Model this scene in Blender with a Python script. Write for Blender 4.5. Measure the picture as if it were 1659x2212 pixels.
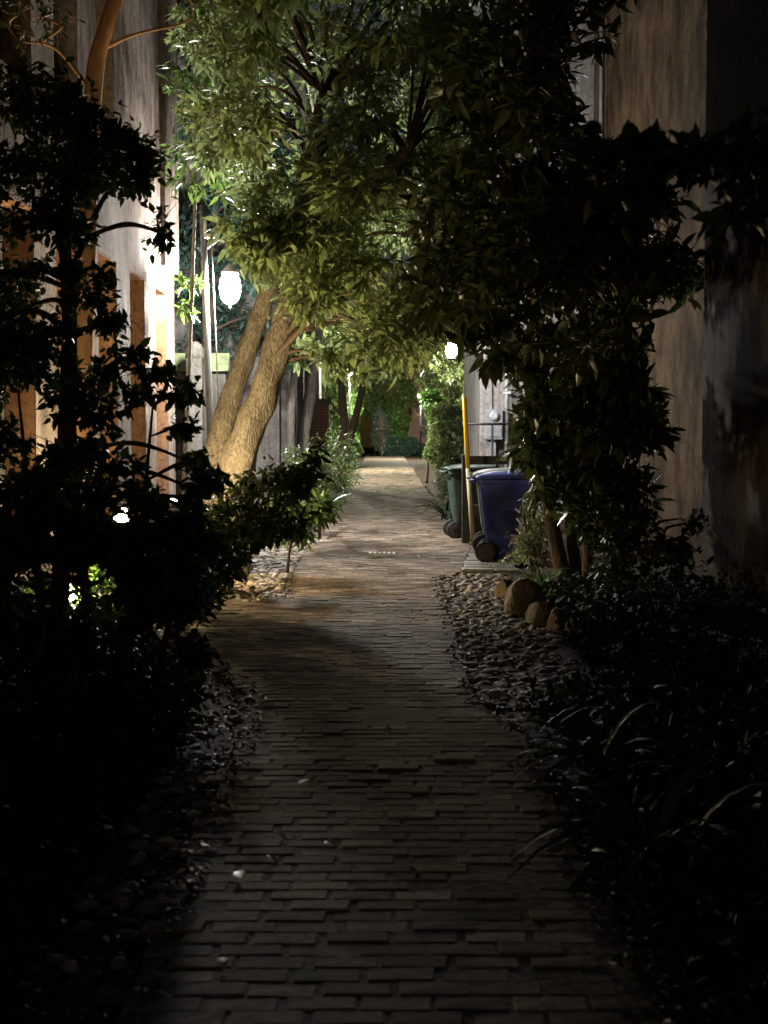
import bpy, bmesh, math, random
import numpy as np
from mathutils import Vector, Matrix

random.seed(7)
rng = np.random.default_rng(7)
scene = bpy.context.scene
for o in list(bpy.data.objects):
    bpy.data.objects.remove(o)
COL = scene.collection
R = math.radians

# ------------------------------------------------------------------ camera
EYE = 1.6                       # eye height, metres; the alley runs along +Y
LENS = 52.0
PITCH = math.atan(176 / 3195.0)
cam_data = bpy.data.cameras.new('camera')
cam_data.sensor_fit = 'VERTICAL'
cam_data.sensor_height = 36.0
cam_data.sensor_width = 27.0
cam_data.lens = LENS
cam_data.clip_start = 0.05
cam_data.clip_end = 600
cam_data.dof.use_dof = True
cam_data.dof.focus_distance = 17.0
cam_data.dof.aperture_fstop = 5.0
cam = bpy.data.objects.new('camera', cam_data)
cam.location = (0, 0, EYE)
cam.rotation_euler = (math.pi / 2 - PITCH, 0, 0)
COL.objects.link(cam)
scene.camera = cam

# ------------------------------------------------------------------ night sky
world = bpy.data.worlds.new('World')
scene.world = world
world.use_nodes = True
wn = world.node_tree.nodes
wl = world.node_tree.links
wn.clear()
sky = wn.new('ShaderNodeTexSky')
sky.sky_type = 'NISHITA'
sky.sun_disc = False
sky.sun_elevation = R(5.0)
sky.sun_rotation = R(180)
bg = wn.new('ShaderNodeBackground')
bg.inputs['Strength'].default_value = 0.012
wo = wn.new('ShaderNodeOutputWorld')
wl.new(sky.outputs[0], bg.inputs['Color'])
wl.new(bg.outputs[0], wo.inputs['Surface'])

scene.view_settings.view_transform = 'Standard'
scene.view_settings.look = 'None'
scene.view_settings.exposure = 0.0
scene.view_settings.gamma = 1.0
scene.view_settings.use_curve_mapping = False
scene.render.engine = 'CYCLES'
scene.cycles.sample_clamp_indirect = 4.0
scene.cycles.max_bounces = 4
scene.cycles.diffuse_bounces = 3
scene.cycles.glossy_bounces = 2
scene.cycles.volume_bounces = 0
scene.cycles.transmission_bounces = 3

# brightness of the lit lamps, seen and inferred
LANTERN = 1850.0        # white globe on the left post
LANTERN_B = 650.0      # small lantern on the right-hand house
LANTERN_FAR = 7500.0   # far lanterns, unseen, inferred from the lit ground down the alley
UPLIGHT = 1700.0        # warm spots in the left-hand bed

# ------------------------------------------------------------------ helpers
FPX = 3195.0
CX, CY = 829.5, 1106.0
SP, CP = math.sin(PITCH), math.cos(PITCH)

def P(px, py, D):
    """survey point: where the sight line (px, py) of the 1659 x 2212 picture stands at depth D"""
    u = (px - CX) / FPX
    v = (CY - py) / FPX
    k = D / (CP + v * SP)
    return Vector((u * k, D, EYE + (-SP + v * CP) * k))

def G(px, py):
    u = (px - CX) / FPX
    v = (CY - py) / FPX
    dz = -SP + v * CP
    k = -EYE / dz
    return Vector((u * k, (CP + v * SP) * k, 0))

def pix(pts):
    pts = np.asarray(pts, float)
    dx = pts[:, 0]; dy = pts[:, 1]; dz = pts[:, 2] - EYE
    f = dy * CP - dz * SP
    u = dy * SP + dz * CP
    f = np.maximum(f, 1e-3)
    return np.stack([CX + FPX * dx / f, CY - FPX * u / f], 1), f

def link(o, parent=None):
    COL.objects.link(o)
    if parent is not None:
        o.parent = parent
    return o

def tag(o, label=None, cat=None, group=None, kind=None):
    if label: o['label'] = label
    if cat: o['category'] = cat
    if group: o['group'] = group
    if kind: o['kind'] = kind
    return o

def empty(name, loc=(0, 0, 0), rz=0.0):
    o = bpy.data.objects.new(name, None)
    o.location = loc
    o.rotation_euler = (0, 0, rz)
    o.empty_display_size = 0.2
    return link(o)

def mesh_from(name, V, F, mat, smooth=False):
    me = bpy.data.meshes.new(name)
    me.from_pydata([tuple(v) for v in V], [], F)
    me.materials.append(mat)
    if smooth:
        me.polygons.foreach_set('use_smooth', [True] * len(me.polygons))
    me.update()
    return me

class MB:
    """collects shapes of ONE part"""
    def __init__(self):
        self.V = []; self.F = []
    def add(self, V, F):
        n = len(self.V)
        self.V += [tuple(v) for v in V]
        self.F += [tuple(i + n for i in f) for f in F]
        return self
    def box(self, x0, x1, y0, y1, z0, z1, bev=0.0):
        if bev <= 0:
            V = [(x, y, z) for z in (z0, z1) for y in (y0, y1) for x in (x0, x1)]
            F = [(0, 2, 3, 1), (4, 5, 7, 6), (0, 1, 5, 4), (1, 3, 7, 5), (3, 2, 6, 7), (2, 0, 4, 6)]
            return self.add(V, F)
        bm = bmesh.new()
        bmesh.ops.create_cube(bm, size=1)
        for v in bm.verts:
            v.co = Vector(((x0 + x1) / 2 + v.co.x * (x1 - x0), (y0 + y1) / 2 + v.co.y * (y1 - y0),
                           (z0 + z1) / 2 + v.co.z * (z1 - z0)))
        bmesh.ops.bevel(bm, geom=bm.edges[:], offset=bev, segments=2, affect='EDGES', profile=0.5)
        return self.bm(bm)
    def bm(self, bm):
        bm.verts.index_update()
        V = [v.co[:] for v in bm.verts]
        F = [tuple(v.index for v in f.verts) for f in bm.faces]
        bm.free()
        return self.add(V, F)
    def tube(self, pts, rad, seg=8, cap=True, wob=0.0, flute=0.0):
        pts = [Vector(p) for p in pts]
        n = len(pts)
        if not hasattr(rad, '__len__'):
            rad = [rad] * n
        V = []; F = []
        prev = None
        ph = [random.uniform(0, 6.28) for _ in range(6)]
        for i, p in enumerate(pts):
            t = (pts[min(i + 1, n - 1)] - pts[max(i - 1, 0)]).normalized()
            if prev is None:
                a = Vector((1, 0, 0)) if abs(t.x) < 0.8 else Vector((0, 1, 0))
                s = t.cross(a).normalized()
            else:
                s = (prev - t * prev.dot(t)).normalized()
            prev = s
            b = t.cross(s)
            for k in range(seg):
                an = 2 * math.pi * k / seg
                r = rad[i] * (1 + wob * (random.random() - 0.5))
                if flute:
                    r *= 1 + flute * (0.5 * math.sin(3 * an + ph[0] + 0.10 * i) + 0.4 * math.sin(5 * an + ph[1] - 0.21 * i) + 0.5 * math.sin(2 * an + 0.37 * i + ph[2])
                                      + 0.5 * math.sin(0.55 * i + ph[3]) * math.sin(an + ph[4]))
                V.append(p + (s * math.cos(an) + b * math.sin(an)) * r)
        for i in range(n - 1):
            for k in range(seg):
                k2 = (k + 1) % seg
                F.append((i * seg + k, i * seg + k2, (i + 1) * seg + k2, (i + 1) * seg + k))
        if cap:
            F.append(tuple(range(seg - 1, -1, -1)))
            F.append(tuple((n - 1) * seg + k for k in range(seg)))
        return self.add(V, F)
    def lathe(self, prof, c=(0, 0, 0), seg=16):
        """prof: (radius, z) from bottom to top"""
        V = []; F = []
        for r, z in prof:
            for k in range(seg):
                a = 2 * math.pi * k / seg
                V.append((c[0] + r * math.cos(a), c[1] + r * math.sin(a), c[2] + z))
        for i in range(len(prof) - 1):
            for k in range(seg):
                k2 = (k + 1) % seg
                F.append((i * seg + k, i * seg + k2, (i + 1) * seg + k2, (i + 1) * seg + k))
        F.append(tuple(range(seg - 1, -1, -1)))
        F.append(tuple((len(prof) - 1) * seg + k for k in range(seg)))
        return self.add(V, F)
    def build(self, name, mat, parent=None, smooth=False, loc=None):
        V = self.V
        if loc is not None:
            V = [(v[0] - loc[0], v[1] - loc[1], v[2] - loc[2]) for v in V]
        o = bpy.data.objects.new(name, mesh_from(name, V, self.F, mat, smooth))
        if loc is not None:
            o.location = loc
        return link(o, parent)

def spline(ctrl, rad, n=14):
    """Catmull-Rom through control points"""
    c = [Vector(p) for p in ctrl]
    c = [c[0] * 2 - c[1]] + c + [c[-1] * 2 - c[-2]]
    pts = []; rr = []
    m = len(ctrl) - 1
    for i in range(m):
        for k in range(n):
            t = k / n
            a, b, d, e = c[i], c[i + 1], c[i + 2], c[i + 3]
            pts.append(0.5 * ((2 * b) + (d - a) * t + (2 * a - 5 * b + 4 * d - e) * t * t + (3 * b - a - 3 * d + e) * t ** 3))
            rr.append(rad[i] * (1 - t) + rad[i + 1] * t)
    pts.append(Vector(ctrl[-1])); rr.append(rad[-1])
    return pts, rr

# ------------------------------------------------------------------ materials
def new_mat(name):
    m = bpy.data.materials.new(name)
    m.use_nodes = True
    nt = m.node_tree
    b = nt.nodes['Principled BSDF']
    return m, nt, b

def N(nt, typ, **kw):
    n = nt.nodes.new(typ)
    for k, v in kw.items():
        if k in n.inputs: n.inputs[k].default_value = v
        else: setattr(n, k, v)
    return n

def ramp(nt, fac, stops):
    r = nt.nodes.new('ShaderNodeValToRGB')
    el = r.color_ramp.elements
    while len(el) < len(stops): el.new(0.5)
    for e, (p, c) in zip(el, stops):
        e.position = p; e.color = (*c, 1)
    nt.links.new(fac, r.inputs['Fac'])
    return r.outputs['Color']

def bump(nt, b, height, strength=0.4, dist=0.02):
    bp = nt.nodes.new('ShaderNodeBump')
    bp.inputs['Strength'].default_value = strength
    bp.inputs['Distance'].default_value = dist
    nt.links.new(height, bp.inputs['Height'])
    nt.links.new(bp.outputs[0], b.inputs['Normal'])

def coords(nt, scale=(1, 1, 1), kind='Object'):
    tc = nt.nodes.new('ShaderNodeTexCoord')
    mp = nt.nodes.new('ShaderNodeMapping')
    mp.inputs['Scale'].default_value = scale
    nt.links.new(tc.outputs[kind], mp.inputs['Vector'])
    return mp.outputs[0]

def rand_piece(nt):
    """one random number for each loose piece or each object"""
    g = nt.nodes.new('ShaderNodeNewGeometry')
    oi = nt.nodes.new('ShaderNodeObjectInfo')
    a = N(nt, 'ShaderNodeMath', operation='ADD')
    nt.links.new(g.outputs['Random Per Island'], a.inputs[0])
    nt.links.new(oi.outputs['Random'], a.inputs[1])
    f = N(nt, 'ShaderNodeMath', operation='FRACT')
    nt.links.new(a.outputs[0], f.inputs[0])
    return f.outputs[0]

def mat_plain(name, col, rough=0.6, metal=0.0, noise=0.25, scale=8.0, bstr=0.15, spec=0.5):
    m, nt, b = new_mat(name)
    v = coords(nt)
    n = N(nt, 'ShaderNodeTexNoise', Scale=scale, Detail=5.0)
    nt.links.new(v, n.inputs['Vector'])
    lo = tuple(c * (1 - noise) for c in col); hi = tuple(min(1, c * (1 + noise)) for c in col)
    nt.links.new(ramp(nt, n.outputs[0], [(0.3, lo), (0.7, hi)]), b.inputs['Base Color'])
    b.inputs['Roughness'].default_value = rough
    b.inputs['Metallic'].default_value = metal
    b.inputs['Specular IOR Level'].default_value = spec
    bump(nt, b, n.outputs[0], bstr, 0.01)
    return m

def mat_stucco(name, stops, streak=(7, 7, 0.55), rough=0.85, bstr=0.5):
    """weathered render: rain streaks run down it, blotches, fine grit"""
    m, nt, b = new_mat(name)
    v = coords(nt, streak)
    n1 = N(nt, 'ShaderNodeTexNoise', Scale=1.6, Detail=6.0, Roughness=0.65)
    nt.links.new(v, n1.inputs['Vector'])
    v2 = coords(nt)
    n2 = N(nt, 'ShaderNodeTexNoise', Scale=1.1, Detail=8.0, Roughness=0.6)
    nt.links.new(v2, n2.inputs['Vector'])
    mx = N(nt, 'ShaderNodeMath', operation='MULTIPLY_ADD')
    mx.inputs[1].default_value = 0.6
    nt.links.new(n1.outputs[0], mx.inputs[0])
    s = N(nt, 'ShaderNodeMath', operation='MULTIPLY'); s.inputs[1].default_value = 0.4
    nt.links.new(n2.outputs[0], s.inputs[0])
    nt.links.new(s.outputs[0], mx.inputs[2])
    base = ramp(nt, mx.outputs[0], stops)
    n4 = N(nt, 'ShaderNodeTexNoise', Scale=0.7, Detail=9.0, Roughness=0.72, Distortion=0.6)
    nt.links.new(v2, n4.inputs['Vector'])
    patch = ramp(nt, n4.outputs[0], [(0.36, (0.45, 0.43, 0.40)), (0.47, (0.85, 0.83, 0.80)), (0.6, (1.05, 1.03, 1.0))])
    mm = N(nt, 'ShaderNodeMix', data_type='RGBA', blend_type='MULTIPLY')
    mm.inputs[0].default_value = 1.0
    nt.links.new(base, mm.inputs[6]); nt.links.new(patch, mm.inputs[7])
    n5 = N(nt, 'ShaderNodeTexNoise', Scale=16.0, Detail=9.0, Roughness=0.8)
    nt.links.new(v2, n5.inputs['Vector'])
    grit = ramp(nt, n5.outputs[0], [(0.34, (0.5, 0.48, 0.46)), (0.5, (0.95, 0.95, 0.95)), (0.66, (1.3, 1.3, 1.3))])
    mg = N(nt, 'ShaderNodeMix', data_type='RGBA', blend_type='MULTIPLY')
    mg.inputs[0].default_value = 1.0
    nt.links.new(mm.outputs[2], mg.inputs[6]); nt.links.new(grit, mg.inputs[7])
    nt.links.new(mg.outputs[2], b.inputs['Base Color'])
    b.inputs['Roughness'].default_value = rough
    b.inputs['Specular IOR Level'].default_value = 0.04
    n3 = N(nt, 'ShaderNodeTexNoise', Scale=38.0, Detail=6.0, Roughness=0.7)
    nt.links.new(v2, n3.inputs['Vector'])
    ad = N(nt, 'ShaderNodeMath', operation='ADD')
    nt.links.new(n3.outputs[0], ad.inputs[0]); nt.links.new(n1.outputs[0], ad.inputs[1])
    bump(nt, b, ad.outputs[0], bstr, 0.025)
    return m

def mat_leaf(name, stops, rough=0.38, trans=0.22, tcol=(0.16, 0.24, 0.04), spec=0.45):
    m, nt, b = new_mat(name)
    col = ramp(nt, rand_piece(nt), stops)
    nt.links.new(col, b.inputs['Base Color'])
    b.inputs['Roughness'].default_value = rough
    b.inputs['Specular IOR Level'].default_value = spec
    tr = nt.nodes.new('ShaderNodeBsdfTranslucent')
    tr.inputs['Color'].default_value = (*tcol, 1)
    mix = nt.nodes.new('ShaderNodeMixShader')
    mix.inputs[0].default_value = trans
    out = nt.nodes['Material Output']
    nt.links.new(b.outputs[0], mix.inputs[1]); nt.links.new(tr.outputs[0], mix.inputs[2])
    nt.links.new(mix.outputs[0], out.inputs['Surface'])
    return m

def mat_pieces(name, stops, rough=0.75, bstr=0.5, scale=30.0, spec=0.35):
    """bricks and stones: each piece its own tone, grain on top"""
    m, nt, b = new_mat(name)
    base = ramp(nt, rand_piece(nt), stops)
    v = coords(nt)
    n = N(nt, 'ShaderNodeTexNoise', Scale=scale, Detail=6.0, Roughness=0.65)
    nt.links.new(v, n.inputs['Vector'])
    g = ramp(nt, n.outputs[0], [(0.3, (0.55, 0.55, 0.55)), (0.72, (1.25, 1.22, 1.18))])
    mx = N(nt, 'ShaderNodeMix', data_type='RGBA', blend_type='MULTIPLY')
    mx.inputs[0].default_value = 1.0
    nt.links.new(base, mx.inputs[6]); nt.links.new(g, mx.inputs[7])
    geo = nt.nodes.new('ShaderNodeNewGeometry')
    dn = N(nt, 'ShaderNodeTexNoise', Scale=1.3, Detail=7.0, Roughness=0.7)
    nt.links.new(geo.outputs['Position'], dn.inputs['Vector'])
    dirt = ramp(nt, dn.outputs[0], [(0.36, (0.40, 0.43, 0.32)), (0.5, (0.88, 0.86, 0.82)), (0.64, (1.15, 1.12, 1.08))])
    md = N(nt, 'ShaderNodeMix', data_type='RGBA', blend_type='MULTIPLY')
    md.inputs[0].default_value = 1.0
    nt.links.new(mx.outputs[2], md.inputs[6]); nt.links.new(dirt, md.inputs[7])
    nt.links.new(md.outputs[2], b.inputs['Base Color'])
    b.inputs['Roughness'].default_value = rough
    b.inputs['Specular IOR Level'].default_value = spec
    bump(nt, b, n.outputs[0], bstr, 0.008)
    return m

def mat_bark(name, dark, light, scale=(14, 14, 3), bstr=0.9):
    m, nt, b = new_mat(name)
    v = coords(nt, scale)
    n = N(nt, 'ShaderNodeTexNoise', Scale=1.5, Detail=8.0, Roughness=0.7)
    nt.links.new(v, n.inputs['Vector'])
    vo = N(nt, 'ShaderNodeTexVoronoi', Scale=3.0)
    nt.links.new(v, vo.inputs['Vector'])
    ad = N(nt, 'ShaderNodeMath', operation='MULTIPLY_ADD'); ad.inputs[1].default_value = 0.35
    nt.links.new(vo.outputs['Distance'], ad.inputs[0]); nt.links.new(n.outputs[0], ad.inputs[2])
    nt.links.new(ramp(nt, ad.outputs[0], [(0.4, dark), (0.85, light)]), b.inputs['Base Color'])
    b.inputs['Roughness'].default_value = 0.85
    b.inputs['Specular IOR Level'].default_value = 0.25
    bump(nt, b, ad.outputs[0], bstr, 0.03)
    return m

def mat_emit(name, col, strength):
    m = bpy.data.materials.new(name)
    m.use_nodes = True
    nt = m.node_tree
    nt.nodes.clear()
    e = nt.nodes.new('ShaderNodeEmission')
    e.inputs['Color'].default_value = (*col, 1)
    e.inputs['Strength'].default_value = strength
    o = nt.nodes.new('ShaderNodeOutputMaterial')
    nt.links.new(e.outputs[0], o.inputs['Surface'])
    return m

M = {}
M['soil'] = mat_pieces('soil', [(0, (0.035, 0.026, 0.018)), (1, (0.05, 0.036, 0.025))], 0.95, 0.9, 14.0, 0.1)
M['bed'] = mat_plain('mortar_sand', (0.125, 0.105, 0.085), 0.95, noise=0.5, scale=25, bstr=0.6, spec=0.1)
M['brick'] = mat_pieces('paving_brick', [(0, (0.10, 0.08, 0.068)), (0.3, (0.20, 0.155, 0.13)), (0.55, (0.215, 0.19, 0.17)),
                                         (0.85, (0.285, 0.22, 0.18)), (1, (0.42, 0.37, 0.325))], 0.9, 0.8, 22.0, 0.08)
M['cobble'] = mat_pieces('cobble_stone', [(0, (0.17, 0.145, 0.12)), (0.5, (0.30, 0.265, 0.23)), (1, (0.45, 0.40, 0.35))], 0.75, 0.5, 18.0, 0.25)
M['boulder'] = mat_pieces('sandstone', [(0, (0.20, 0.14, 0.09)), (0.6, (0.30, 0.21, 0.14)), (1, (0.26, 0.21, 0.16))], 0.8, 0.8, 9.0, 0.25)
M['wall_left'] = mat_stucco('weathered_pale_render', [(0.38, (0.07, 0.055, 0.047)), (0.5, (0.175, 0.145, 0.128)), (0.62, (0.265, 0.23, 0.208))], (2.2, 2.2, 0.7))
M['reveal'] = mat_stucco('terracotta_reveal', [(0.36, (0.20, 0.105, 0.06)), (0.5, (0.31, 0.175, 0.10)), (0.64, (0.40, 0.245, 0.155))])
M['shutter'] = mat_plain('brown_shutter_paint', (0.10, 0.055, 0.035), 0.5)
M['wall_mid'] = mat_stucco('grey_lilac_render', [(0.34, (0.13, 0.118, 0.115)), (0.5, (0.27, 0.255, 0.25)), (0.66, (0.38, 0.365, 0.36))], (4, 4, 0.4))
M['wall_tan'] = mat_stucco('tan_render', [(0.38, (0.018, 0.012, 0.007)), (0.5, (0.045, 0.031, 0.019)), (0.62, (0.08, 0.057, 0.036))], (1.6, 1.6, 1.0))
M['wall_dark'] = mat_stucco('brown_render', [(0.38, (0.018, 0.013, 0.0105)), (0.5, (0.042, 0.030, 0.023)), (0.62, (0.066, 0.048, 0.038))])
M['wall_white'] = mat_stucco('off_white_render', [(0.36, (0.15, 0.14, 0.14)), (0.5, (0.27, 0.26, 0.26)), (0.64, (0.36, 0.35, 0.35))])
M['wall_garden'] = mat_stucco('grey_garden_wall', [(0.36, (0.05, 0.046, 0.042)), (0.5, (0.10, 0.094, 0.088)), (0.64, (0.16, 0.152, 0.14))], (4, 4, 0.5))
M['coping'] = mat_plain('mossy_coping', (0.15, 0.18, 0.09), 0.8, noise=0.4)
M['roof'] = mat_plain('slate_roof', (0.06, 0.06, 0.065), 0.6)
M['steel'] = mat_plain('painted_grey_pole', (0.13, 0.135, 0.125), 0.5, 0.0)
M['iron'] = mat_plain('black_iron', (0.02, 0.02, 0.022), 0.45, 0.3)
M['enamel'] = mat_plain('white_enamel', (0.75, 0.75, 0.73), 0.35)
M['galv'] = mat_plain('galvanised_conduit', (0.42, 0.44, 0.46), 0.4, 0.3)
M['box_grey'] = mat_plain('meter_box_grey', (0.19, 0.20, 0.215), 0.5)
M['bin_blue'] = mat_plain('blue_plastic', (0.026, 0.045, 0.23), 0.5, noise=0.45, scale=3.5)
M['bin_green'] = mat_plain('green_plastic', (0.032, 0.052, 0.042), 0.5, noise=0.4, scale=3.5)
M['bin_grey'] = mat_plain('grey_green_plastic', (0.07, 0.085, 0.07), 0.40, noise=0.2)
M['bin_grey_lid'] = mat_plain('faded_green_plastic', (0.15, 0.18, 0.14), 0.45, noise=0.2)
M['rubber'] = mat_plain('black_rubber', (0.018, 0.017, 0.017), 0.6)
M['hub'] = mat_plain('dark_hub', (0.045, 0.03, 0.03), 0.5)
M['timber_dark'] = mat_plain('dark_stained_timber', (0.03, 0.025, 0.022), 0.7, noise=0.4, scale=14)
M['yellow'] = mat_plain('yellow_plastic', (0.72, 0.46, 0.02), 0.5, noise=0.08)
M['beige'] = mat_plain('faded_beige_plastic', (0.32, 0.28, 0.17), 0.6)
M['flag'] = mat_pieces('flagstone', [(0, (0.10, 0.09, 0.075)), (1, (0.19, 0.17, 0.145))], 0.7, 0.5, 12.0)
M['grate_light'] = mat_plain('worn_galvanised_grate', (0.55, 0.55, 0.53), 0.4, 0.2)
M['bark_warm'] = mat_bark('tan_bark', (0.058, 0.048, 0.034), (0.21, 0.182, 0.135), (16, 16, 7), 1.0)
M['bark_orange'] = mat_bark('smooth_orange_bark', (0.33, 0.17, 0.08), (0.50, 0.29, 0.15), (5, 5, 1.2), 0.25)
M['bark_grey'] = mat_bark('grey_bark', (0.12, 0.10, 0.085), (0.30, 0.27, 0.23))
M['bark_dark'] = mat_bark('dark_bark', (0.045, 0.032, 0.022), (0.12, 0.085, 0.06))
M['leaf_main'] = mat_leaf('olive_leaf', [(0, (0.052, 0.074, 0.03)), (0.6, (0.102, 0.136, 0.06)), (0.9, (0.16, 0.195, 0.095)), (1, (0.25, 0.265, 0.15))],
                          0.40, 0.45, (0.35, 0.45, 0.18))
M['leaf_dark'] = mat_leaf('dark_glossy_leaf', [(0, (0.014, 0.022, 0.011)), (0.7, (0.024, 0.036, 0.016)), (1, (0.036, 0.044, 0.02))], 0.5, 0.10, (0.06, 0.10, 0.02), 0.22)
M['leaf_loquat'] = mat_leaf('loquat_leaf', [(0, (0.025, 0.036, 0.014)), (0.7, (0.042, 0.058, 0.02)), (1, (0.10, 0.09, 0.035))], 0.36, 0.15, (0.10, 0.13, 0.03))
M['leaf_green'] = mat_leaf('mid_green_leaf', [(0, (0.045, 0.075, 0.025)), (0.7, (0.07, 0.12, 0.035)), (1, (0.12, 0.16, 0.05))], 0.4, 0.25, (0.14, 0.24, 0.05))
M['leaf_bright'] = mat_leaf('bright_green_leaf', [(0, (0.05, 0.10, 0.025)), (0.7, (0.08, 0.16, 0.035)), (1, (0.13, 0.21, 0.06))], 0.45, 0.3, (0.15, 0.32, 0.06))
M['leaf_pale'] = mat_leaf('pale_green_leaf', [(0, (0.09, 0.12, 0.06)), (0.6, (0.15, 0.18, 0.09)), (1, (0.30, 0.31, 0.22))], 0.45, 0.25, (0.2, 0.24, 0.1))
M['leaf_hedge'] = mat_leaf('blue_green_hedge_leaf', [(0, (0.018, 0.045, 0.034)), (1, (0.03, 0.07, 0.05))], 0.45, 0.15, (0.03, 0.09, 0.05))
M['leaf_strap'] = mat_leaf('strap_leaf', [(0, (0.02, 0.032, 0.018)), (1, (0.036, 0.046, 0.026))], 0.55, 0.08, (0.05, 0.08, 0.03), 0.3)
M['leaf_dry'] = mat_leaf('dry_fallen_leaf', [(0, (0.25, 0.20, 0.13)), (0.5, (0.40, 0.35, 0.26)), (1, (0.5, 0.46, 0.38))], 0.5, 0.05, (0.3, 0.2, 0.1))
M['litter'] = mat_leaf('brown_leaf_litter', [(0, (0.035, 0.024, 0.014)), (0.7, (0.075, 0.05, 0.03)), (0.95, (0.12, 0.09, 0.055)), (1, (0.3, 0.26, 0.2))], 0.6, 0.05, (0.2, 0.12, 0.05), 0.25)
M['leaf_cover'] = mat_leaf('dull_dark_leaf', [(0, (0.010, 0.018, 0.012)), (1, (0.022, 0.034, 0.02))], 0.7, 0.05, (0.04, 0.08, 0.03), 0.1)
M['petal'] = mat_leaf('white_petal', [(0, (0.6, 0.58, 0.55)), (1, (0.75, 0.73, 0.72))], 0.5, 0.2, (0.5, 0.5, 0.5))
M['globe'] = mat_emit('lit_lantern_globe', (1.0, 0.97, 0.91), LANTERN)
M['globe_b'] = mat_emit('lit_lantern_bulb', (1.0, 0.93, 0.92), LANTERN_B)
M['globe_far'] = mat_emit('lit_far_lantern', (1.0, 0.95, 0.72), LANTERN_FAR)
M['spot'] = mat_emit('lit_garden_spot', (1.0, 0.76, 0.42), UPLIGHT)

m, nt, b = new_mat('far_brick_courses')
v = coords(nt)
bt = N(nt, 'ShaderNodeTexBrick', Scale=1.0)
bt.inputs['Color1'].default_value = (0.27, 0.205, 0.16, 1)
bt.inputs['Color2'].default_value = (0.2, 0.155, 0.125, 1)
bt.inputs['Mortar'].default_value = (0.09, 0.07, 0.055, 1)
bt.inputs['Brick Width'].default_value = 0.212
bt.inputs['Row Height'].default_value = 0.104
bt.inputs['Mortar Size'].default_value = 0.008
nt.links.new(v, bt.inputs['Vector'])
dn = N(nt, 'ShaderNodeTexNoise', Scale=0.8, Detail=8.0, Roughness=0.7)
nt.links.new(v, dn.inputs['Vector'])
dc = ramp(nt, dn.outputs[0], [(0.38, (0.24, 0.26, 0.15)), (0.5, (0.5, 0.48, 0.38)), (0.62, (0.8, 0.76, 0.66))])
mm = N(nt, 'ShaderNodeMix', data_type='RGBA', blend_type='MULTIPLY')
mm.inputs[0].default_value = 1.0
nt.links.new(bt.outputs[0], mm.inputs[6]); nt.links.new(dc, mm.inputs[7])
nt.links.new(mm.outputs[2], b.inputs['Base Color'])
b.inputs['Roughness'].default_value = 0.9
M['brick_far'] = m
m, nt, b = new_mat('red_brick_courses')
v = coords(nt)
sx = nt.nodes.new('ShaderNodeSeparateXYZ'); cx = nt.nodes.new('ShaderNodeCombineXYZ')
nt.links.new(v, sx.inputs[0])
ad = N(nt, 'ShaderNodeMath', operation='ADD')
nt.links.new(sx.outputs[0], ad.inputs[0]); nt.links.new(sx.outputs[1], ad.inputs[1])
nt.links.new(ad.outputs[0], cx.inputs[0]); nt.links.new(sx.outputs[2], cx.inputs[1])
bt = N(nt, 'ShaderNodeTexBrick', Scale=1.0)
bt.inputs['Color1'].default_value = (0.33, 0.15, 0.09, 1)
bt.inputs['Color2'].default_value = (0.25, 0.11, 0.07, 1)
bt.inputs['Mortar'].default_value = (0.36, 0.31, 0.26, 1)
bt.inputs['Brick Width'].default_value = 0.21
bt.inputs['Row Height'].default_value = 0.075
bt.inputs['Mortar Size'].default_value = 0.01
nt.links.new(cx.outputs[0], bt.inputs['Vector']); nt.links.new(bt.outputs[0], b.inputs['Base Color'])
b.inputs['Roughness'].default_value = 0.8
M['brick_red'] = m

# ------------------------------------------------------------------ ground and paving
g = MB()
nx, ny = 60, 110
xs = np.concatenate([np.linspace(-60, -4, 8), np.linspace(-3.4, 3.4, 35), np.linspace(4, 60, 8)])
ys = np.concatenate([np.linspace(-30, 2, 6), np.linspace(3, 30, 90), np.linspace(32, 140, 20)])
def edge_left(D):
    pts = [(0, -0.66), (8.5, -0.72), (10.3, -1.3), (11.2, -1.62), (13.5, -1.62), (13.7, -0.95), (19.5, -1.0), (24, -1.0), (40, -1.02), (95, -1.1)]
    return float(np.interp(D, [p[0] for p in pts], [p[1] for p in pts]))
def edge_right(D):
    pts = [(0, 0.72), (7.5, 0.70), (8.6, 0.50), (15.5, 0.55), (16.2, 0.8), (20, 1.15), (24, 1.14), (40, 1.1), (95, 1.2)]
    return float(np.interp(D, [p[0] for p in pts], [p[1] for p in pts]))
V = []; F = []
for j, y in enumerate(ys):
    for i, x in enumerate(xs):
        out = max(0, (edge_left(y) - 0.75) - x, x - (edge_right(y) + 0.75))
        z = min(out, 1.2) * 0.12 + (0.02 * math.sin(x * 5.1 + y * 3.3) * math.cos(y * 4.7) if 0 < out < 8 else 0)
        V.append((x, y, z if y < 93 else 0))
w = len(xs)
for j in range(len(ys) - 1):
    for i in range(w - 1):
        F.append((j * w + i, j * w + i + 1, (j + 1) * w + i + 1, (j + 1) * w + i))
g.add(V, F)
tag(g.build('ground', M['soil'], smooth=True), kind='structure')

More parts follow.
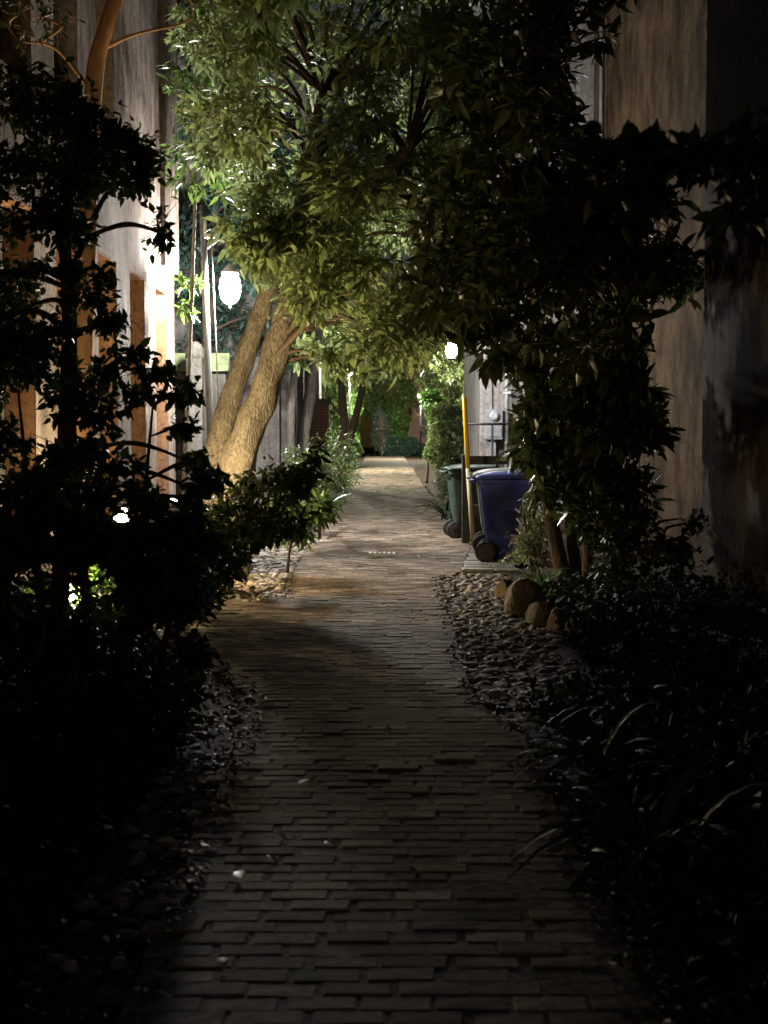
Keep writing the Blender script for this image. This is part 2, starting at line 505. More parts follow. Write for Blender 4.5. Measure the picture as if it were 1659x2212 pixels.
# brick path: bed with bricks laid across in running bond
path = MB()
Ds = np.arange(0.5, 96, 0.5)
V = []; F = []
for D in Ds:
    V += [(edge_left(D) - 0.02, D, 0.0342), (edge_right(D) + 0.02, D, 0.0342)]
for j in range(len(Ds) - 1):
    F.append((2 * j, 2 * j + 1, 2 * j + 3, 2 * j + 2))
path.add(V, F)
path_o = tag(path.build('brick_path', M['bed']), kind='structure')
far = MB()
V = []; F = []
fd = np.arange(64.0, 95.1, 1.0)
for D in fd:
    V += [(edge_left(D) - 0.02, D, 0.03), (edge_right(D) + 0.02, D, 0.03)]
for j in range(len(fd) - 1):
    F.append((2 * j, 2 * j + 1, 2 * j + 3, 2 * j + 2))
far.add(V, F).build('far_paving', M['brick_far'], path_o)

def brick_shape(l, wd, h, bev):
    V = []
    for (ins, z) in ((0, 0.0), (0, h - bev), (bev, h)):
        for sx_, sy_ in ((-1, -1), (1, -1), (1, 1), (-1, 1)):
            V.append((sx_ * (l / 2 - ins), sy_ * (wd / 2 - ins), z))
    F = [(8, 9, 10, 11)]
    for r in range(2):
        for k in range(4):
            k2 = (k + 1) % 4
            F.append((r * 4 + k, r * 4 + k2, (r + 1) * 4 + k2, (r + 1) * 4 + k))
    return np.array(V), F
BL, BW = 0.204, 0.098
brick_meshes = []
for k in range(5):
    Vb, Fb = brick_shape(BL + random.uniform(-0.006, 0.004), BW + random.uniform(-0.006, 0.002), 0.05, random.uniform(0.006, 0.012))
    Vb = Vb + rng.normal(0, 1, Vb.shape) * np.array((0.003, 0.003, 0.0007))
    brick_meshes.append((mesh_from('brick', Vb, Fb, M['brick']), Vb, Fb))
bricks = []
row = 0
D = 2.6
while D < 64:
    off = (row % 2) * 0.106 + rng.uniform(-0.035, 0.035)
    x = -2.0 + off
    bend = 0.012 * math.sin(D * 1.7)
    while x < 1.6:
        yy = D + rng.normal(0, 0.004) + bend * math.sin(x * 2)
        l, r = edge_left(yy) - 0.05, edge_right(yy) + 0.05
        if l + BL / 2 + rng.uniform(-0.09, 0.02) < x < r - BL / 2 + rng.uniform(-0.02, 0.09) and rng.random() > 0.008:
            dz = rng.normal(0, 0.0014) + 0.002 * math.sin(x * 3 + yy * 1.3) * math.cos(yy * 0.7) + (rng.choice([-0.007, -0.003, 0.004, 0.006]) if rng.random() < 0.10 else 0)
            bricks.append((x + rng.normal(0, 0.003), yy, -0.012 + dz, rng.normal(0, 0.007), rng.normal(0, 0.006), rng.normal(0, 0.02), rng.integers(5)))
        x += 0.212 + rng.normal(0, 0.0035)
    D += 0.1045 + rng.normal(0, 0.0008)
    row += 1
bricks.sort(key=lambda t: t[1] if t[1] > 3.9 else 999)
rest = [[], []]
cnt = 0
from mathutils import Euler
for i, (x, y, z, rx, ry, rz, k) in enumerate(bricks):
    if i < 300:
        o = bpy.data.objects.new('brick', brick_meshes[k][0])
        o.location = (x, y, z); o.rotation_euler = (rx, ry, rz)
        link(o, path_o)
    else:
        Mx = np.array(Euler((rx, ry, rz)).to_matrix())
        Vb, Fb = brick_meshes[k][1], brick_meshes[k][2]
        rest[0].append(Vb @ Mx.T + np.array((x, y, z)))
        rest[1] += [tuple(a + cnt for a in f) for f in Fb]
        cnt += len(Vb)
o = bpy.data.objects.new('distant_bricks', mesh_from('distant_bricks', np.concatenate(rest[0]), rest[1], M['brick']))
tag(link(o, path_o), kind='stuff')

# cobbled verges: rounded stones set in earth
def stone_shape(seed, sub=2, amp=0.18):
    bm = bmesh.new()
    bmesh.ops.create_icosphere(bm, subdivisions=sub, radius=1)
    r = random.Random(seed)
    dirs = [(Vector((r.gauss(0, 1), r.gauss(0, 1), r.gauss(0, 1))).normalized(), r.uniform(0.55, 0.95)) for _ in range(9)]
    for v in bm.verts:
        d = v.co.normalized()
        s = 1.0
        for q, h in dirs:
            k = d.dot(q)
            if k > 0.01: s = min(s, h / k if h / k > 0 else s)
        s = min(s, 1.0)
        v.co = d * (s + r.uniform(-0.02, 0.02))
    V = np.array([v.co[:] for v in bm.verts]); bm.verts.index_update()
    F = [tuple(v.index for v in f.verts) for f in bm.faces]
    bm.free()
    return V, F
cob = [stone_shape(100 + i, 2) for i in range(7)]
cob_mesh = [mesh_from('cobble', V, F, M['cobble'], True) for V, F in cob]
verge_bed = MB()
def strip(x0f, x1f, d0, d1, z):
    ds = np.arange(d0, d1 + 0.01, 0.25)
    V = []; F = []
    for D in ds: V += [(x0f(D), D, z), (x1f(D), D, z)]
    for j in range(len(ds) - 1): F.append((2 * j, 2 * j + 1, 2 * j + 3, 2 * j + 2))
    return V, F
lf0 = lambda D: -1.75 if D > 13.6 else (-1.35 if D < 9.5 else -1.75)
verge_bed.add(*strip(lambda D: edge_left(D) - 0.6, lambda D: edge_left(D) - 0.025, 3.0, 10.0, 0.016))
verge_bed.add(*strip(lambda D: -1.75, lambda D: edge_left(D) - 0.025, 13.75, 22.0, 0.016))
verge_bed.add(*strip(lambda D: edge_right(D) + 0.025, lambda D: min(1.38, 1.38), 8.4, 16.4, 0.016))
verge_o = tag(verge_bed.build('cobbled_verge', M['soil']), kind='structure')
stones = []
def lay(x0f, x1f, d0, d1, sx_, sy_, dens=1.0):
    D = d0
    r_ = 0
    while D < d1:
        x = x0f(D) + rng.uniform(0, sx_)
        while x < x1f(D):
            if rng.random() < dens:
                stones.append((x + rng.normal(0, 0.018), D + rng.normal(0, 0.02), rng.uniform(0.5, 1.45) * sx_ / 2, rng.uniform(0.55, 1.4) * sy_ / 2))
            x += sx_ * rng.uniform(0.85, 1.15)
        D += sy_ * rng.uniform(0.85, 1.05)
lay(lambda D: edge_left(D) - 0.5, lambda D: edge_left(D) - 0.05, 4.2, 10.0, 0.10, 0.09, 0.34)
lay(lambda D: -1.7, lambda D: -0.72, 13.5, 13.85, 0.15, 0.1, 1.0)
lay(lambda D: -1.7, lambda D: edge_left(D) - 0.03, 13.8, 21.5, 0.15, 0.12, 0.98)
lay(lambda D: edge_right(D) - 0.03, lambda D: 1.30, 8.5, 16.2, 0.125, 0.105, 0.97)
stones.sort(key=lambda s: s[1])
rv = []; rf = []; cnt = 0
for i, (x, y, a, bb) in enumerate(stones):
    k = int(rng.integers(7)); rz = rng.uniform(-0.5, 0.5) + (math.pi if rng.random() < 0.5 else 0)
    h = rng.uniform(0.025, 0.045); z = rng.uniform(-0.004, 0.012)
    if i < 300:
        o = bpy.data.objects.new('cobble', cob_mesh[k])
        o.location = (x, y, z); o.scale = (a, bb, h); o.rotation_euler = (rng.normal(0, 0.12), rng.normal(0, 0.12), rz)
        link(o, verge_o)
    else:
        Mx = np.array(Euler((rng.normal(0, 0.12), rng.normal(0, 0.12), rz)).to_matrix())
        V = (cob[k][0] * np.array((a, bb, h))) @ Mx.T + np.array((x, y, z))
        rv.append(V); rf += [tuple(q + cnt for q in f) for f in cob[k][1]]; cnt += len(V)
o = bpy.data.objects.new('distant_cobbles', mesh_from('distant_cobbles', np.concatenate(rv), rf, M['cobble'], True))
tag(link(o, verge_o), kind='stuff')

# squared flagstones before the bins
flag_o = MB().add(*strip(lambda D: 0.62, lambda D: 1.55, 16.45, 20.6, 0.009)).build('stone_apron', M['bed'])
tag(flag_o, kind='structure')
y = 16.5
while y < 20.4:
    x = max(0.66, edge_right(y + 0.15) + 0.02) + random.uniform(0, 0.03)
    d = random.uniform(0.26, 0.36)
    while x < 1.45:
        wd = random.uniform(0.24, 0.38)
        b_ = MB().box(-wd / 2 + 0.008, wd / 2 - 0.008, -d / 2 + 0.008, d / 2 - 0.008, 0, 0.04, 0.008)
        o = b_.build('flagstone', M['flag'], flag_o)
        o.location = (x + wd / 2, y + d / 2, 0.002 + random.uniform(-0.004, 0.008))
        o.rotation_euler = (random.gauss(0, 0.012), random.gauss(0, 0.012), random.gauss(0, 0.02))
        x += wd
    y += d

# ------------------------------------------------------------------ buildings
def box_part(name, mat, parent, *a, bev=0.0):
    return MB().box(*a, bev=bev).build(name, mat, parent)

# left house with an arcade of tall openings
LX = -3.1
h = empty('arcaded_house', (LX - 3, 15.5, 0))
h.location = (0, 0, 0)
tag(h, 'pale weathered house with tall terracotta recesses on the left', 'house')
bays = [13.2, 15.2, 17.25, 19.27, 21.3]
ZS, ZH = 0.4, 3.55
edges = [8.0]
for f in bays: edges += [f - 1.1, f]
edges.append(22.0)
box_part('plinth', M['wall_left'], h, LX - 0.35, LX + 0.04, 8.0, 22.03, -0.1, ZS)
for i in range(0, len(edges), 2):
    box_part('pier', M['wall_left'], h, LX - 0.35, LX, edges[i], edges[i + 1], ZS, ZH)
box_part('wall', M['wall_left'], h, LX - 0.35, LX + 0.002, 8.0, 22.0, ZH, 4.6)
up = [13.2, 15.2, 17.25]
ue = [8.0]
for f in up: ue += [f - 1.1, f]
ue.append(22.0)
for i in range(0, len(ue), 2):
    box_part('wall', M['wall_left'], h, LX - 0.35, LX, ue[i], ue[i + 1], 4.6, 7.2)
box_part('wall', M['wall_left'], h, LX - 0.35, LX + 0.002, 8.0, 22.0, 7.2, 9.6)
box_part('rear_wall', M['wall_left'], h, LX - 6, LX - 0.35, 21.7, 22.0, -0.1, 9.6)
box_part('corner_pilaster', M['wall_left'], h, LX, LX + 0.07, 20.7, 22.03, 3.9, 9.6)
box_part('cornice', M['wall_left'], h, LX - 6.1, LX + 0.3, 7.9, 22.3, 9.6, 9.85)
rf_ = MB().add([(LX - 6.2, 7.8, 9.85), (LX + 0.4, 7.8, 9.85), (LX + 0.4, 22.4, 9.85), (LX - 6.2, 22.4, 9.85), (LX - 3, 10, 11.6), (LX - 3, 20, 11.6)],
               [(0, 1, 4), (1, 2, 5, 4), (2, 3, 5), (3, 0, 4, 5), (0, 3, 2, 1)])
rf_.build('roof', M['roof'], h)
for f in bays:
    bk = box_part('shutter', M['shutter'], h, LX - 0.34, LX - 0.27, f - 1.09, f - 0.01, ZS + 0.01, ZH - 0.02)
    for k in range(14):
        z = ZS + 0.2 + k * 0.2
        s_ = MB().box(-0.014, 0.014, f - 1.03, f - 0.07, z, z + 0.15).build('slat', M['shutter'], bk)
        s_.location = (LX - 0.262, 0, 0)
    box_part('jamb', M['reveal'], h, LX - 0.27, LX - 0.012, f - 0.012, f + 0.0, ZS, ZH)
    box_part('soffit', M['reveal'], h, LX - 0.27, LX - 0.012, f - 1.1, f - 0.012, ZH - 0.012, ZH)
for f in up:
    box_part('shutter', M['shutter'], h, LX - 0.34, LX - 0.25, f - 1.09, f - 0.01, 4.61, 7.19)

# garden wall and gate pier beyond the house
gw = empty('garden_wall'); tag(gw, 'low grey garden wall with mossy sloping coping behind the lit globe lantern', 'wall')
box_part('wall', M['wall_garden'], gw, -9, -2.55, 23.9, 24.2, -0.1, 2.55)
cp = MB().add([(-9, 23.78, 2.55), (-2.5, 23.78, 2.55), (-2.5, 24.32, 2.55), (-9, 24.32, 2.55), (-9, 24.05, 2.85), (-2.5, 24.05, 2.85)],
              [(0, 1, 5, 4), (2, 3, 4, 5), (1, 2, 5), (3, 0, 4), (0, 3, 2, 1)])
cp.build('coping', M['coping'], gw)
gp = empty('gate_pier'); tag(gp, 'slim grey gate pier with a rounded cap at the corner of the pale house', 'gate pier')
box_part('shaft', M['wall_garden'], gp, -3.06, -2.82, 23.0, 23.3, -0.1, 2.72)
c_ = MB()
bm = bmesh.new(); bmesh.ops.create_uvsphere(bm, u_segments=16, v_segments=8, radius=0.16)
for v in bm.verts: v.co = Vector((-2.94 + v.co.x, 23.15 + v.co.y, 2.72 + max(0, v.co.z) * 1.7))
c_.bm(bm).build('cap', M['wall_garden'], gp, True)

# grey house on the left beyond the leaning tree
gh = empty('grey_house'); tag(gh, 'grey rendered house wall with pilasters behind the leaning trunk', 'house')
GX = -1.98
box_part('wall', M['wall_mid'], gh, GX - 5, GX, 28.0, 47.0, -0.1, 8.6)
for d in (28.4, 30.6, 33.4, 37.0, 41.5):
    box_part('pilaster', M['wall_mid'], gh, GX, GX + 0.16, d + 0.0, d + 0.55, -0.1, 8.4)
box_part('cornice', M['wall_mid'], gh, GX - 5.1, GX + 0.35, 27.8, 47.2, 8.6, 8.85)
MB().add([(GX - 5.2, 27.7, 8.85), (GX + 0.4, 27.7, 8.85), (GX + 0.4, 47.3, 8.85), (GX - 5.2, 47.3, 8.85), (GX - 2.4, 29.5, 10.3), (GX - 2.4, 45.5, 10.3)],
         [(0, 1, 4), (1, 2, 5, 4), (2, 3, 5), (3, 0, 4, 5), (0, 3, 2, 1)]).build('roof', M['roof'], gh)
bp = empty('brick_pier'); tag(bp, 'red brick gate pier far along the left side before the pale trunks', 'gate pier')
box_part('shaft', M['brick_red'], bp, -1.9, -1.42, 38.2, 38.7, -0.1, 2.3)
box_part('cap', M['coping'], bp, -1.97, -1.36, 38.1, 38.8, 2.3, 2.42)

# right side: near dark wall, tan house, off-white house with meter box
dw = empty('dark_wall'); tag(dw, 'dark brown rendered wall filling the right edge of the picture', 'wall')
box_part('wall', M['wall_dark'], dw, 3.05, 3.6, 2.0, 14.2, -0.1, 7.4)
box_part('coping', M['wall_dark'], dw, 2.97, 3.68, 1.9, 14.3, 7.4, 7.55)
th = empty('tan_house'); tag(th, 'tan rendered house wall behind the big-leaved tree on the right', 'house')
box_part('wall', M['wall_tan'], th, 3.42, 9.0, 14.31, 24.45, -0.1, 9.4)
box_part('cornice', M['wall_tan'], th, 3.1, 9.1, 14.2, 24.45, 9.4, 9.65)
box_part('plinth', M['wall_tan'], th, 3.36, 3.42, 14.31, 24.45, -0.1, 0.5)
MB().add([(3.0, 14.1, 9.65), (9.2, 14.1, 9.65), (9.2, 24.5, 9.65), (3.0, 24.5, 9.65), (6, 16.5, 11.3), (6, 22, 11.3)],
         [(0, 1, 4), (1, 2, 5, 4), (2, 3, 5), (3, 0, 4, 5), (0, 3, 2, 1)]).build('roof', M['roof'], th)
dp = empty('downpipe'); tag(dp, 'pale grey downpipe at the far end of the tan wall', 'downpipe')
MB().tube([(3.33, 22.9, 0.2), (3.33, 22.9, 9.3)], 0.04, 10).build('pipe', M['box_grey'], dp, True)
for z in (1.5, 3.5, 5.5, 7.5):
    MB().lathe([(0.07, 0), (0.07, 0.06)], (3.33, 22.9, z), 10).build('clip', M['box_grey'], dp)

wh = empty('white_house'); tag(wh, 'off-white house front with a grey meter box behind the bins', 'house')
box_part('wall', M['wall_white'], wh, 1.62, 9.0, 24.5, 30.0, -0.1, 8.8)
box_part('corner_board', M['wall_white'], wh, 1.58, 1.78, 24.46, 24.72, -0.1, 8.6)
box_part('plinth', M['wall_mid'], wh, 1.56, 9.0, 24.42, 24.5, -0.1, 0.45)
box_part('cornice', M['wall_white'], wh, 1.3, 9.2, 24.47, 30.2, 8.8, 9.05)
fr = box_part('window', M['shutter'], wh, 2.35, 3.15, 24.46, 24.52, 4.2, 5.8)
for a in ((2.27, 2.35), (3.15, 3.23)):
    box_part('frame', M['wall_white'], fr, a[0], a[1], 24.42, 24.5, 4.1, 5.9)
MB().add([(1.2, 24.4, 9.05), (9.3, 24.4, 9.05), (9.3, 30.3, 9.05), (1.2, 30.3, 9.05), (4, 27, 10.6), (7, 27, 10.6)],
         [(0, 1, 5, 4), (1, 2, 5), (2, 3, 4, 5), (3, 0, 4), (0, 3, 2, 1)]).build('roof', M['roof'], wh)
mb_ = empty('meter_box'); tag(mb_, 'grey electric meter box on the off-white wall above the bins', 'meter box')
box_part('case', M['box_grey'], mb_, 1.66, 1.95, 24.28, 24.455, 1.45, 1.95, bev=0.012)
box_part('door', M['box_grey'], mb_, 1.685, 1.925, 24.262, 24.279, 1.5, 1.72)
MB().lathe([(0.075, 0), (0.075, 0.05), (0.05, 0.07)], (0, 0, 0), 14).build('meter_dial', M['galv'], mb_).matrix_local = \
    Matrix.Translation((1.8, 24.28, 1.84)) @ Matrix.Rotation(R(90), 4, 'X')
box_part('lower_trunking', M['box_grey'], mb_, 1.74, 1.84, 24.36, 24.455, 0.4, 1.448)
cd = empty('conduit'); tag(cd, 'pale grey service conduit running up the off-white wall', 'conduit')
MB().tube([(2.02, 24.37, 0.3), (2.02, 24.37, 4.2), (2.02, 24.30, 4.4), (2.02, 24.15, 4.45)], 0.035, 10).build('pipe', M['galv'], cd, True)
for z in (0.9, 2.2, 3.4):
    box_part('clip', M['galv'], cd, 1.96, 2.08, 24.32, 24.455, z, z + 0.04)
box_part('elbow_box', M['galv'], cd, 1.97, 2.07, 24.10, 24.22, 4.38, 4.52)

# far end of the alley
fh = empty('brick_house'); tag(fh, 'red brick house seen small above the hedges at the far end', 'house')
box_part('wall', M['brick_red'], fh, 1.9, 12, 104, 112, -0.1, 8)
for x in (2.6, 5.0):
    w_ = box_part('window', M['roof'], fh, x, x + 1.0, 103.93, 104.02, 1.2, 3.0)
    box_part('frame', M['wall_white'], w_, x - 0.1, x + 1.1, 103.90, 103.96, 3.0, 3.12)
    box_part('sill', M['wall_white'], w_, x - 0.1, x + 1.1, 103.86, 103.98, 1.08, 1.2)
MB().add([(1.6, 103.6, 8), (12.3, 103.6, 8), (12.3, 112.4, 8), (1.6, 112.4, 8), (4.5, 108, 10.5), (9.5, 108, 10.5)],
         [(0, 1, 5, 4), (1, 2, 5), (2, 3, 4, 5), (3, 0, 4), (0, 3, 2, 1)]).build('roof', M['roof'], fh)
ww = empty('white_garden_wall'); tag(ww, 'low white wall glimpsed behind the clipped hedge at the far end', 'wall')
box_part('wall', M['wall_white'], ww, -0.6, 1.85, 101, 101.25, -0.1, 2.2)
box_part('coping', M['wall_white'], ww, -0.7, 1.9, 100.93, 101.32, 2.2, 2.32)

# ------------------------------------------------------------------ lanterns
lp = empty('lamp_post', (P(450, 900, 20.9).x, 20.9, 0))
tag(lp, 'lit white globe lantern hanging from a grey post beside the pale house', 'street lamp')
bx = lp.location.x
MB().tube([(0.06, 0, -0.1), (0.03, 0, 1.5), (-0.02, 0, 3.2), (-0.06, 0, 4.75)], [0.06, 0.055, 0.05, 0.045], 10).build('post', M['steel'], lp, True)
MB().tube([(0.15, -0.03, 1.9), (0.12, -0.04, 2.8), (0.09, -0.04, 3.6), (0.06, -0.05, 4.35)], 0.010, 6).build('cable', M['galv'], lp, True)
bb_ = MB()
bb_.box(-0.02, 0.17, -0.15, -0.05, 4.28, 4.33).box(-0.035, 0.0, -0.15, -0.05, 4.331, 4.52).box(0.15, 0.185, -0.15, -0.05, 4.331, 4.52)
bb_.build('bracket', M['enamel'], lp)
lx = P(497, 625, 20.9).x - bx
MB().tube([(0.0, 0, 4.15), (lx * 0.55, 0, 4.28), (lx, 0, 4.2), (lx, 0, 3.98)], 0.016, 8).build('arm', M['steel'], lp, True)
gz = P(497, 625, 20.9).z
MB().lathe([(0.11, 0), (0.13, 0.03), (0.10, 0.07), (0.05, 0.12), (0.02, 0.16)], (lx, 0, gz + 0.205), 16).build('cap', M['enamel'], lp, True)
MB().lathe([(0.02, -0.21), (0.08, -0.185), (0.125, -0.12), (0.145, -0.03), (0.148, 0.05), (0.135, 0.13), (0.10, 0.19), (0.05, 0.2)],
           (lx, 0, gz), 16).build('globe', M['globe'], lp, True)
MB().lathe([(0.006, -0.31), (0.012, -0.25), (0.02, -0.212)], (lx, 0, gz), 8).build('finial', M['steel'], lp, True)

l2 = empty('wall_lantern', (0, 0, 0)); tag(l2, 'small lit lantern bracketed off the corner of the off-white house', 'wall lamp')
c2 = P(975, 757, 22.6)
MB().tube([(1.6, 24.45, c2.z + 0.35), (1.35, 23.5, c2.z + 0.45), (c2.x, 22.6, c2.z + 0.40), (c2.x, 22.6, c2.z + 0.2)], 0.014, 8).build('arm', M['iron'], l2, True)
MB().lathe([(0.13, 0), (0.10, 0.05), (0.03, 0.11)], (c2.x, 22.6, c2.z + 0.11), 6).build('cap', M['iron'], l2)
MB().lathe([(0.05, -0.10), (0.085, -0.05), (0.09, 0.03), (0.06, 0.10)], c2, 12).build('bulb', M['globe_b'], l2, True)
MB().lathe([(0.03, -0.15), (0.07, -0.12), (0.06, -0.105)], c2, 6).build('base', M['iron'], l2)
for k in range(4):
    a = k * math.pi / 2 + 0.785
    MB().tube([(c2.x + 0.065 * math.cos(a), 22.6 + 0.065 * math.sin(a), c2.z - 0.11), (c2.x + 0.118 * math.cos(a), 22.6 + 0.118 * math.sin(a), c2.z + 0.12)],
              0.007, 5).build('bar', M['iron'], l2)

def far_lamp(x, y, z, label):  # unseen lamp posts, inferred from the lit ground around them
    e = empty('far_lamp_post', (x, y, 0)); tag(e, label, 'street lamp')
    MB().tube([(0, 0, 0), (0, 0, z - 0.2)], 0.04, 8).build('post', M['iron'], e, True)
    MB().lathe([(0.07, z - 0.18), (0.12, z - 0.1), (0.13, z), (0.09, z + 0.1)], (0, 0, 0), 12).build('globe', M['globe_far'], e, True)
    MB().lathe([(0.14, z + 0.11), (0.1, z + 0.18), (0.02, z + 0.26)], (0, 0, 0), 12).build('cap', M['iron'], e)
gl = empty('wall_lantern'); tag(gl, 'lit wall lantern on the grey house, inferred behind the hanging leaves', 'wall lamp')  # unseen lantern, inferred from the lit path below the wall
MB().tube([(GX + 0.02, 44.5, 3.95), (GX + 0.15, 44.5, 4.05), (GX + 0.28, 44.5, 4.0), (GX + 0.28, 44.5, 3.86)], 0.014, 8).build('arm', M['iron'], gl, True)
MB().lathe([(0.12, 0), (0.09, 0.05), (0.02, 0.12)], (GX + 0.28, 44.5, 3.74), 6).build('cap', M['iron'], gl)
MB().lathe([(0.05, -0.10), (0.09, -0.05), (0.095, 0.03), (0.06, 0.09)], (GX + 0.28, 44.5, 3.64), 12).build('bulb', M['globe_far'], gl, True)
MB().lathe([(0.03, -0.15), (0.07, -0.12), (0.06, -0.105)], (GX + 0.28, 44.5, 3.64), 6).build('base', M['iron'], gl)
far_lamp(-1.32, 57.0, 3.9, 'lamp post in front of the bright green climber, its lit head behind the canopy')
far_lamp(2.0, 81.0, 3.5, 'lamp post near the far end on the right, behind the leaning shrub')

def garden_spot(x, y, z, aim, label):
    e = empty('garden_spotlight', (x, y, 0)); tag(e, label, 'garden light', 'garden lights in the left bed')
    aim = Vector(aim).normalized()
    q = aim.to_track_quat('Z', 'Y').to_matrix().to_4x4()
    MB().tube([(0, 0, 0), (0, 0, z - 0.04)], 0.012, 6).build('stake', M['iron'], e)
    hd = MB().lathe([(0.04, -0.14), (0.065, -0.11), (0.085, 0.0), (0.092, 0.03), (0.086, 0.03), (0.075, 0.0)], (0, 0, 0), 12).build('housing', M['iron'], e, True)
    hd.matrix_local = Matrix.Translation((0, 0, z)) @ q
    ln = MB().lathe([(0.072, 0.004), (0.068, 0.06), (0.05, 0.095), (0.02, 0.11)], (0, 0, 0), 12).build('lens', M['spot'], e, True)
    ln.matrix_local = Matrix.Translation((0, 0, z)) @ q
    return e
s1 = P(150, 1296, 12.0)
garden_spot(s1.x, s1.y, s1.z, (0.12, -0.75, 0.65), 'bright garden spotlight glowing low in the left bed')
s2 = P(368, 1100, 14.6)
garden_spot(s2.x, s2.y, s2.z, (0.30, 0.55, 0.8), 'garden spotlight shining up at the leaning trunk')
s3 = P(262, 1120, 14.0)
garden_spot(s3.x, s3.y, s3.z, (0.2, -0.55, 0.75), 'garden spotlight behind the left shrub, lighting the pale house')

# ------------------------------------------------------------------ bins, rail, marker pole
def rounded_rect(hx, hy, r, n=4):
    pts = []
    for cx_, cy_, a0 in ((hx - r, hy - r, 0), (-hx + r, hy - r, 90), (-hx + r, -hy + r, 180), (hx - r, -hy + r, 270)):
        for k in range(n + 1):
            a = R(a0 + 90 * k / n)
            pts.append((cx_ + r * math.cos(a), cy_ + r * math.sin(a)))
    return pts

def loft(rings):
    """rings: list of (list of xy, z or function)"""
    V = []; F = []
    n = len(rings[0][0])
    for pts, zf in rings:
        for (x, y) in pts:
            V.append((x, y, zf(x, y) if callable(zf) else zf))
    for i in range(len(rings) - 1):
        for k in range(n):
            k2 = (k + 1) % n
            F.append((i * n + k, i * n + k2, (i + 1) * n + k2, (i + 1) * n + k))
    F.append(tuple(range(n - 1, -1, -1)))
    F.append(tuple((len(rings) - 1) * n + k for k in range(n)))
    return V, F

def shift(pts, dx): return [(x + dx, y) for x, y in pts]

def wheelie_bin(loc, rz, body, lid, label, open_lid=0.0):
    """hinge and wheels on the -x side"""
    e = empty('wheelie_bin', loc, rz)
    tag(e, label, 'bin', 'wheeled bins by the path')
    b_ = MB().add(*loft([(shift(rounded_rect(0.22, 0.22, 0.05), 0.03), 0.03), (shift(rounded_rect(0.25, 0.235, 0.06), 0.015), 0.32),
                         (shift(rounded_rect(0.262, 0.24, 0.06), 0.01), 0.36), (rounded_rect(0.315, 0.268, 0.06), 0.93), (rounded_rect(0.318, 0.27, 0.06), 0.95)]))
    bo = b_.build('body', body, e, True)
    MB().add(*loft([(rounded_rect(0.325, 0.28, 0.06), 0.93), (rounded_rect(0.345, 0.295, 0.065), 0.94), (rounded_rect(0.345, 0.295, 0.065), 0.985),
                    (rounded_rect(0.325, 0.275, 0.06), 0.99)])).build('rim', body, e)
    dome = lambda k: (lambda x, y: 0.992 + k + 0.03 * (x + 0.35))
    MB().add(*loft([(shift(rounded_rect(0.365, 0.305, 0.07), 0.01), dome(0.0)), (shift(rounded_rect(0.368, 0.308, 0.07), 0.01), dome(0.03)),
                    (shift(rounded_rect(0.335, 0.275, 0.07), 0.015), dome(0.045)), (shift(rounded_rect(0.25, 0.2, 0.08), 0.04), dome(0.075)),
                    (shift(rounded_rect(0.1, 0.08, 0.05), 0.05), dome(0.085))])).build('lid', lid, e, True)
    hb = MB().tube([(-0.42, -0.24, 0.97), (-0.42, 0.24, 0.97)], 0.018, 8)
    for s in (-1, 1):
        hb.tube([(-0.33, s * 0.235, 0.965), (-0.42, s * 0.235, 0.972)], 0.02, 8)
    hb.build('handle', body, e, True)
    for s in (-1, 1):
        MB().box(-0.40, -0.31, s * 0.15 - 0.02, s * 0.15 + 0.02, 0.978, 1.03, 0.006).build('hinge', lid, e)
        MB().box(0.25, 0.327, s * 0.20 - 0.012, s * 0.20 + 0.012, 0.5, 0.92).build('rib', body, e)
        MB().box(-0.20, -0.165, s * 0.249 - 0.008, s * 0.249 + 0.012, 0.36, 0.9).build('rib', body, e)
        wc = (-0.235, s * 0.262)
        wt = MB().lathe([(0.06, -0.028), (0.112, -0.028), (0.127, -0.018), (0.127, 0.018), (0.112, 0.028), (0.06, 0.028)], (0, 0, 0), 22).build('wheel', M['rubber'], e, False)
        wt.matrix_local = Matrix.Translation((wc[0], wc[1], 0.127)) @ Matrix.Rotation(R(90), 4, 'X')
        MB().lathe([(0.095, -0.031), (0.085, -0.034), (0.03, -0.040), (0.03, 0.040), (0.085, 0.034), (0.095, 0.031)], (0, 0, 0), 18).build('hub', M['hub'], wt)
    MB().tube([(-0.235, -0.25, 0.127), (-0.235, 0.25, 0.127)], 0.014, 8).build('axle', M['iron'], e)
    MB().box(-0.25, -0.16, -0.2, 0.2, 0.08, 0.2).build('axle_housing', body, e)
    return e

wheelie_bin((1.47, 17.8, 0.03), R(-6), M['bin_blue'], M['bin_blue'], 'blue wheeled bin, nearest of the bins beside the path')
wheelie_bin((1.50, 19.0, 0.03), R(-3), M['bin_grey'], M['bin_grey_lid'], 'dark wheeled bin with faded grey-green lid behind the blue bin')
wheelie_bin((1.25, 21.65, 0.03), R(4), M['bin_green'], M['bin_green'], 'green wheeled bin furthest back, beside the dark post')

fz = empty('timber_rail_fence'); tag(fz, 'dark timber post and rail fence among the bins', 'fence')
box_part('post', M['timber_dark'], fz, 1.08, 1.18, 20.45, 20.55, -0.1, 1.27, bev=0.006)
box_part('post', M['timber_dark'], fz, 2.0, 2.1, 20.45, 20.55, -0.1, 1.27, bev=0.006)
box_part('rail', M['timber_dark'], fz, 1.182, 1.998, 20.47, 20.53, 1.13, 1.25)
box_part('rail', M['timber_dark'], fz, 1.182, 1.998, 20.47, 20.53, 0.45, 0.57)

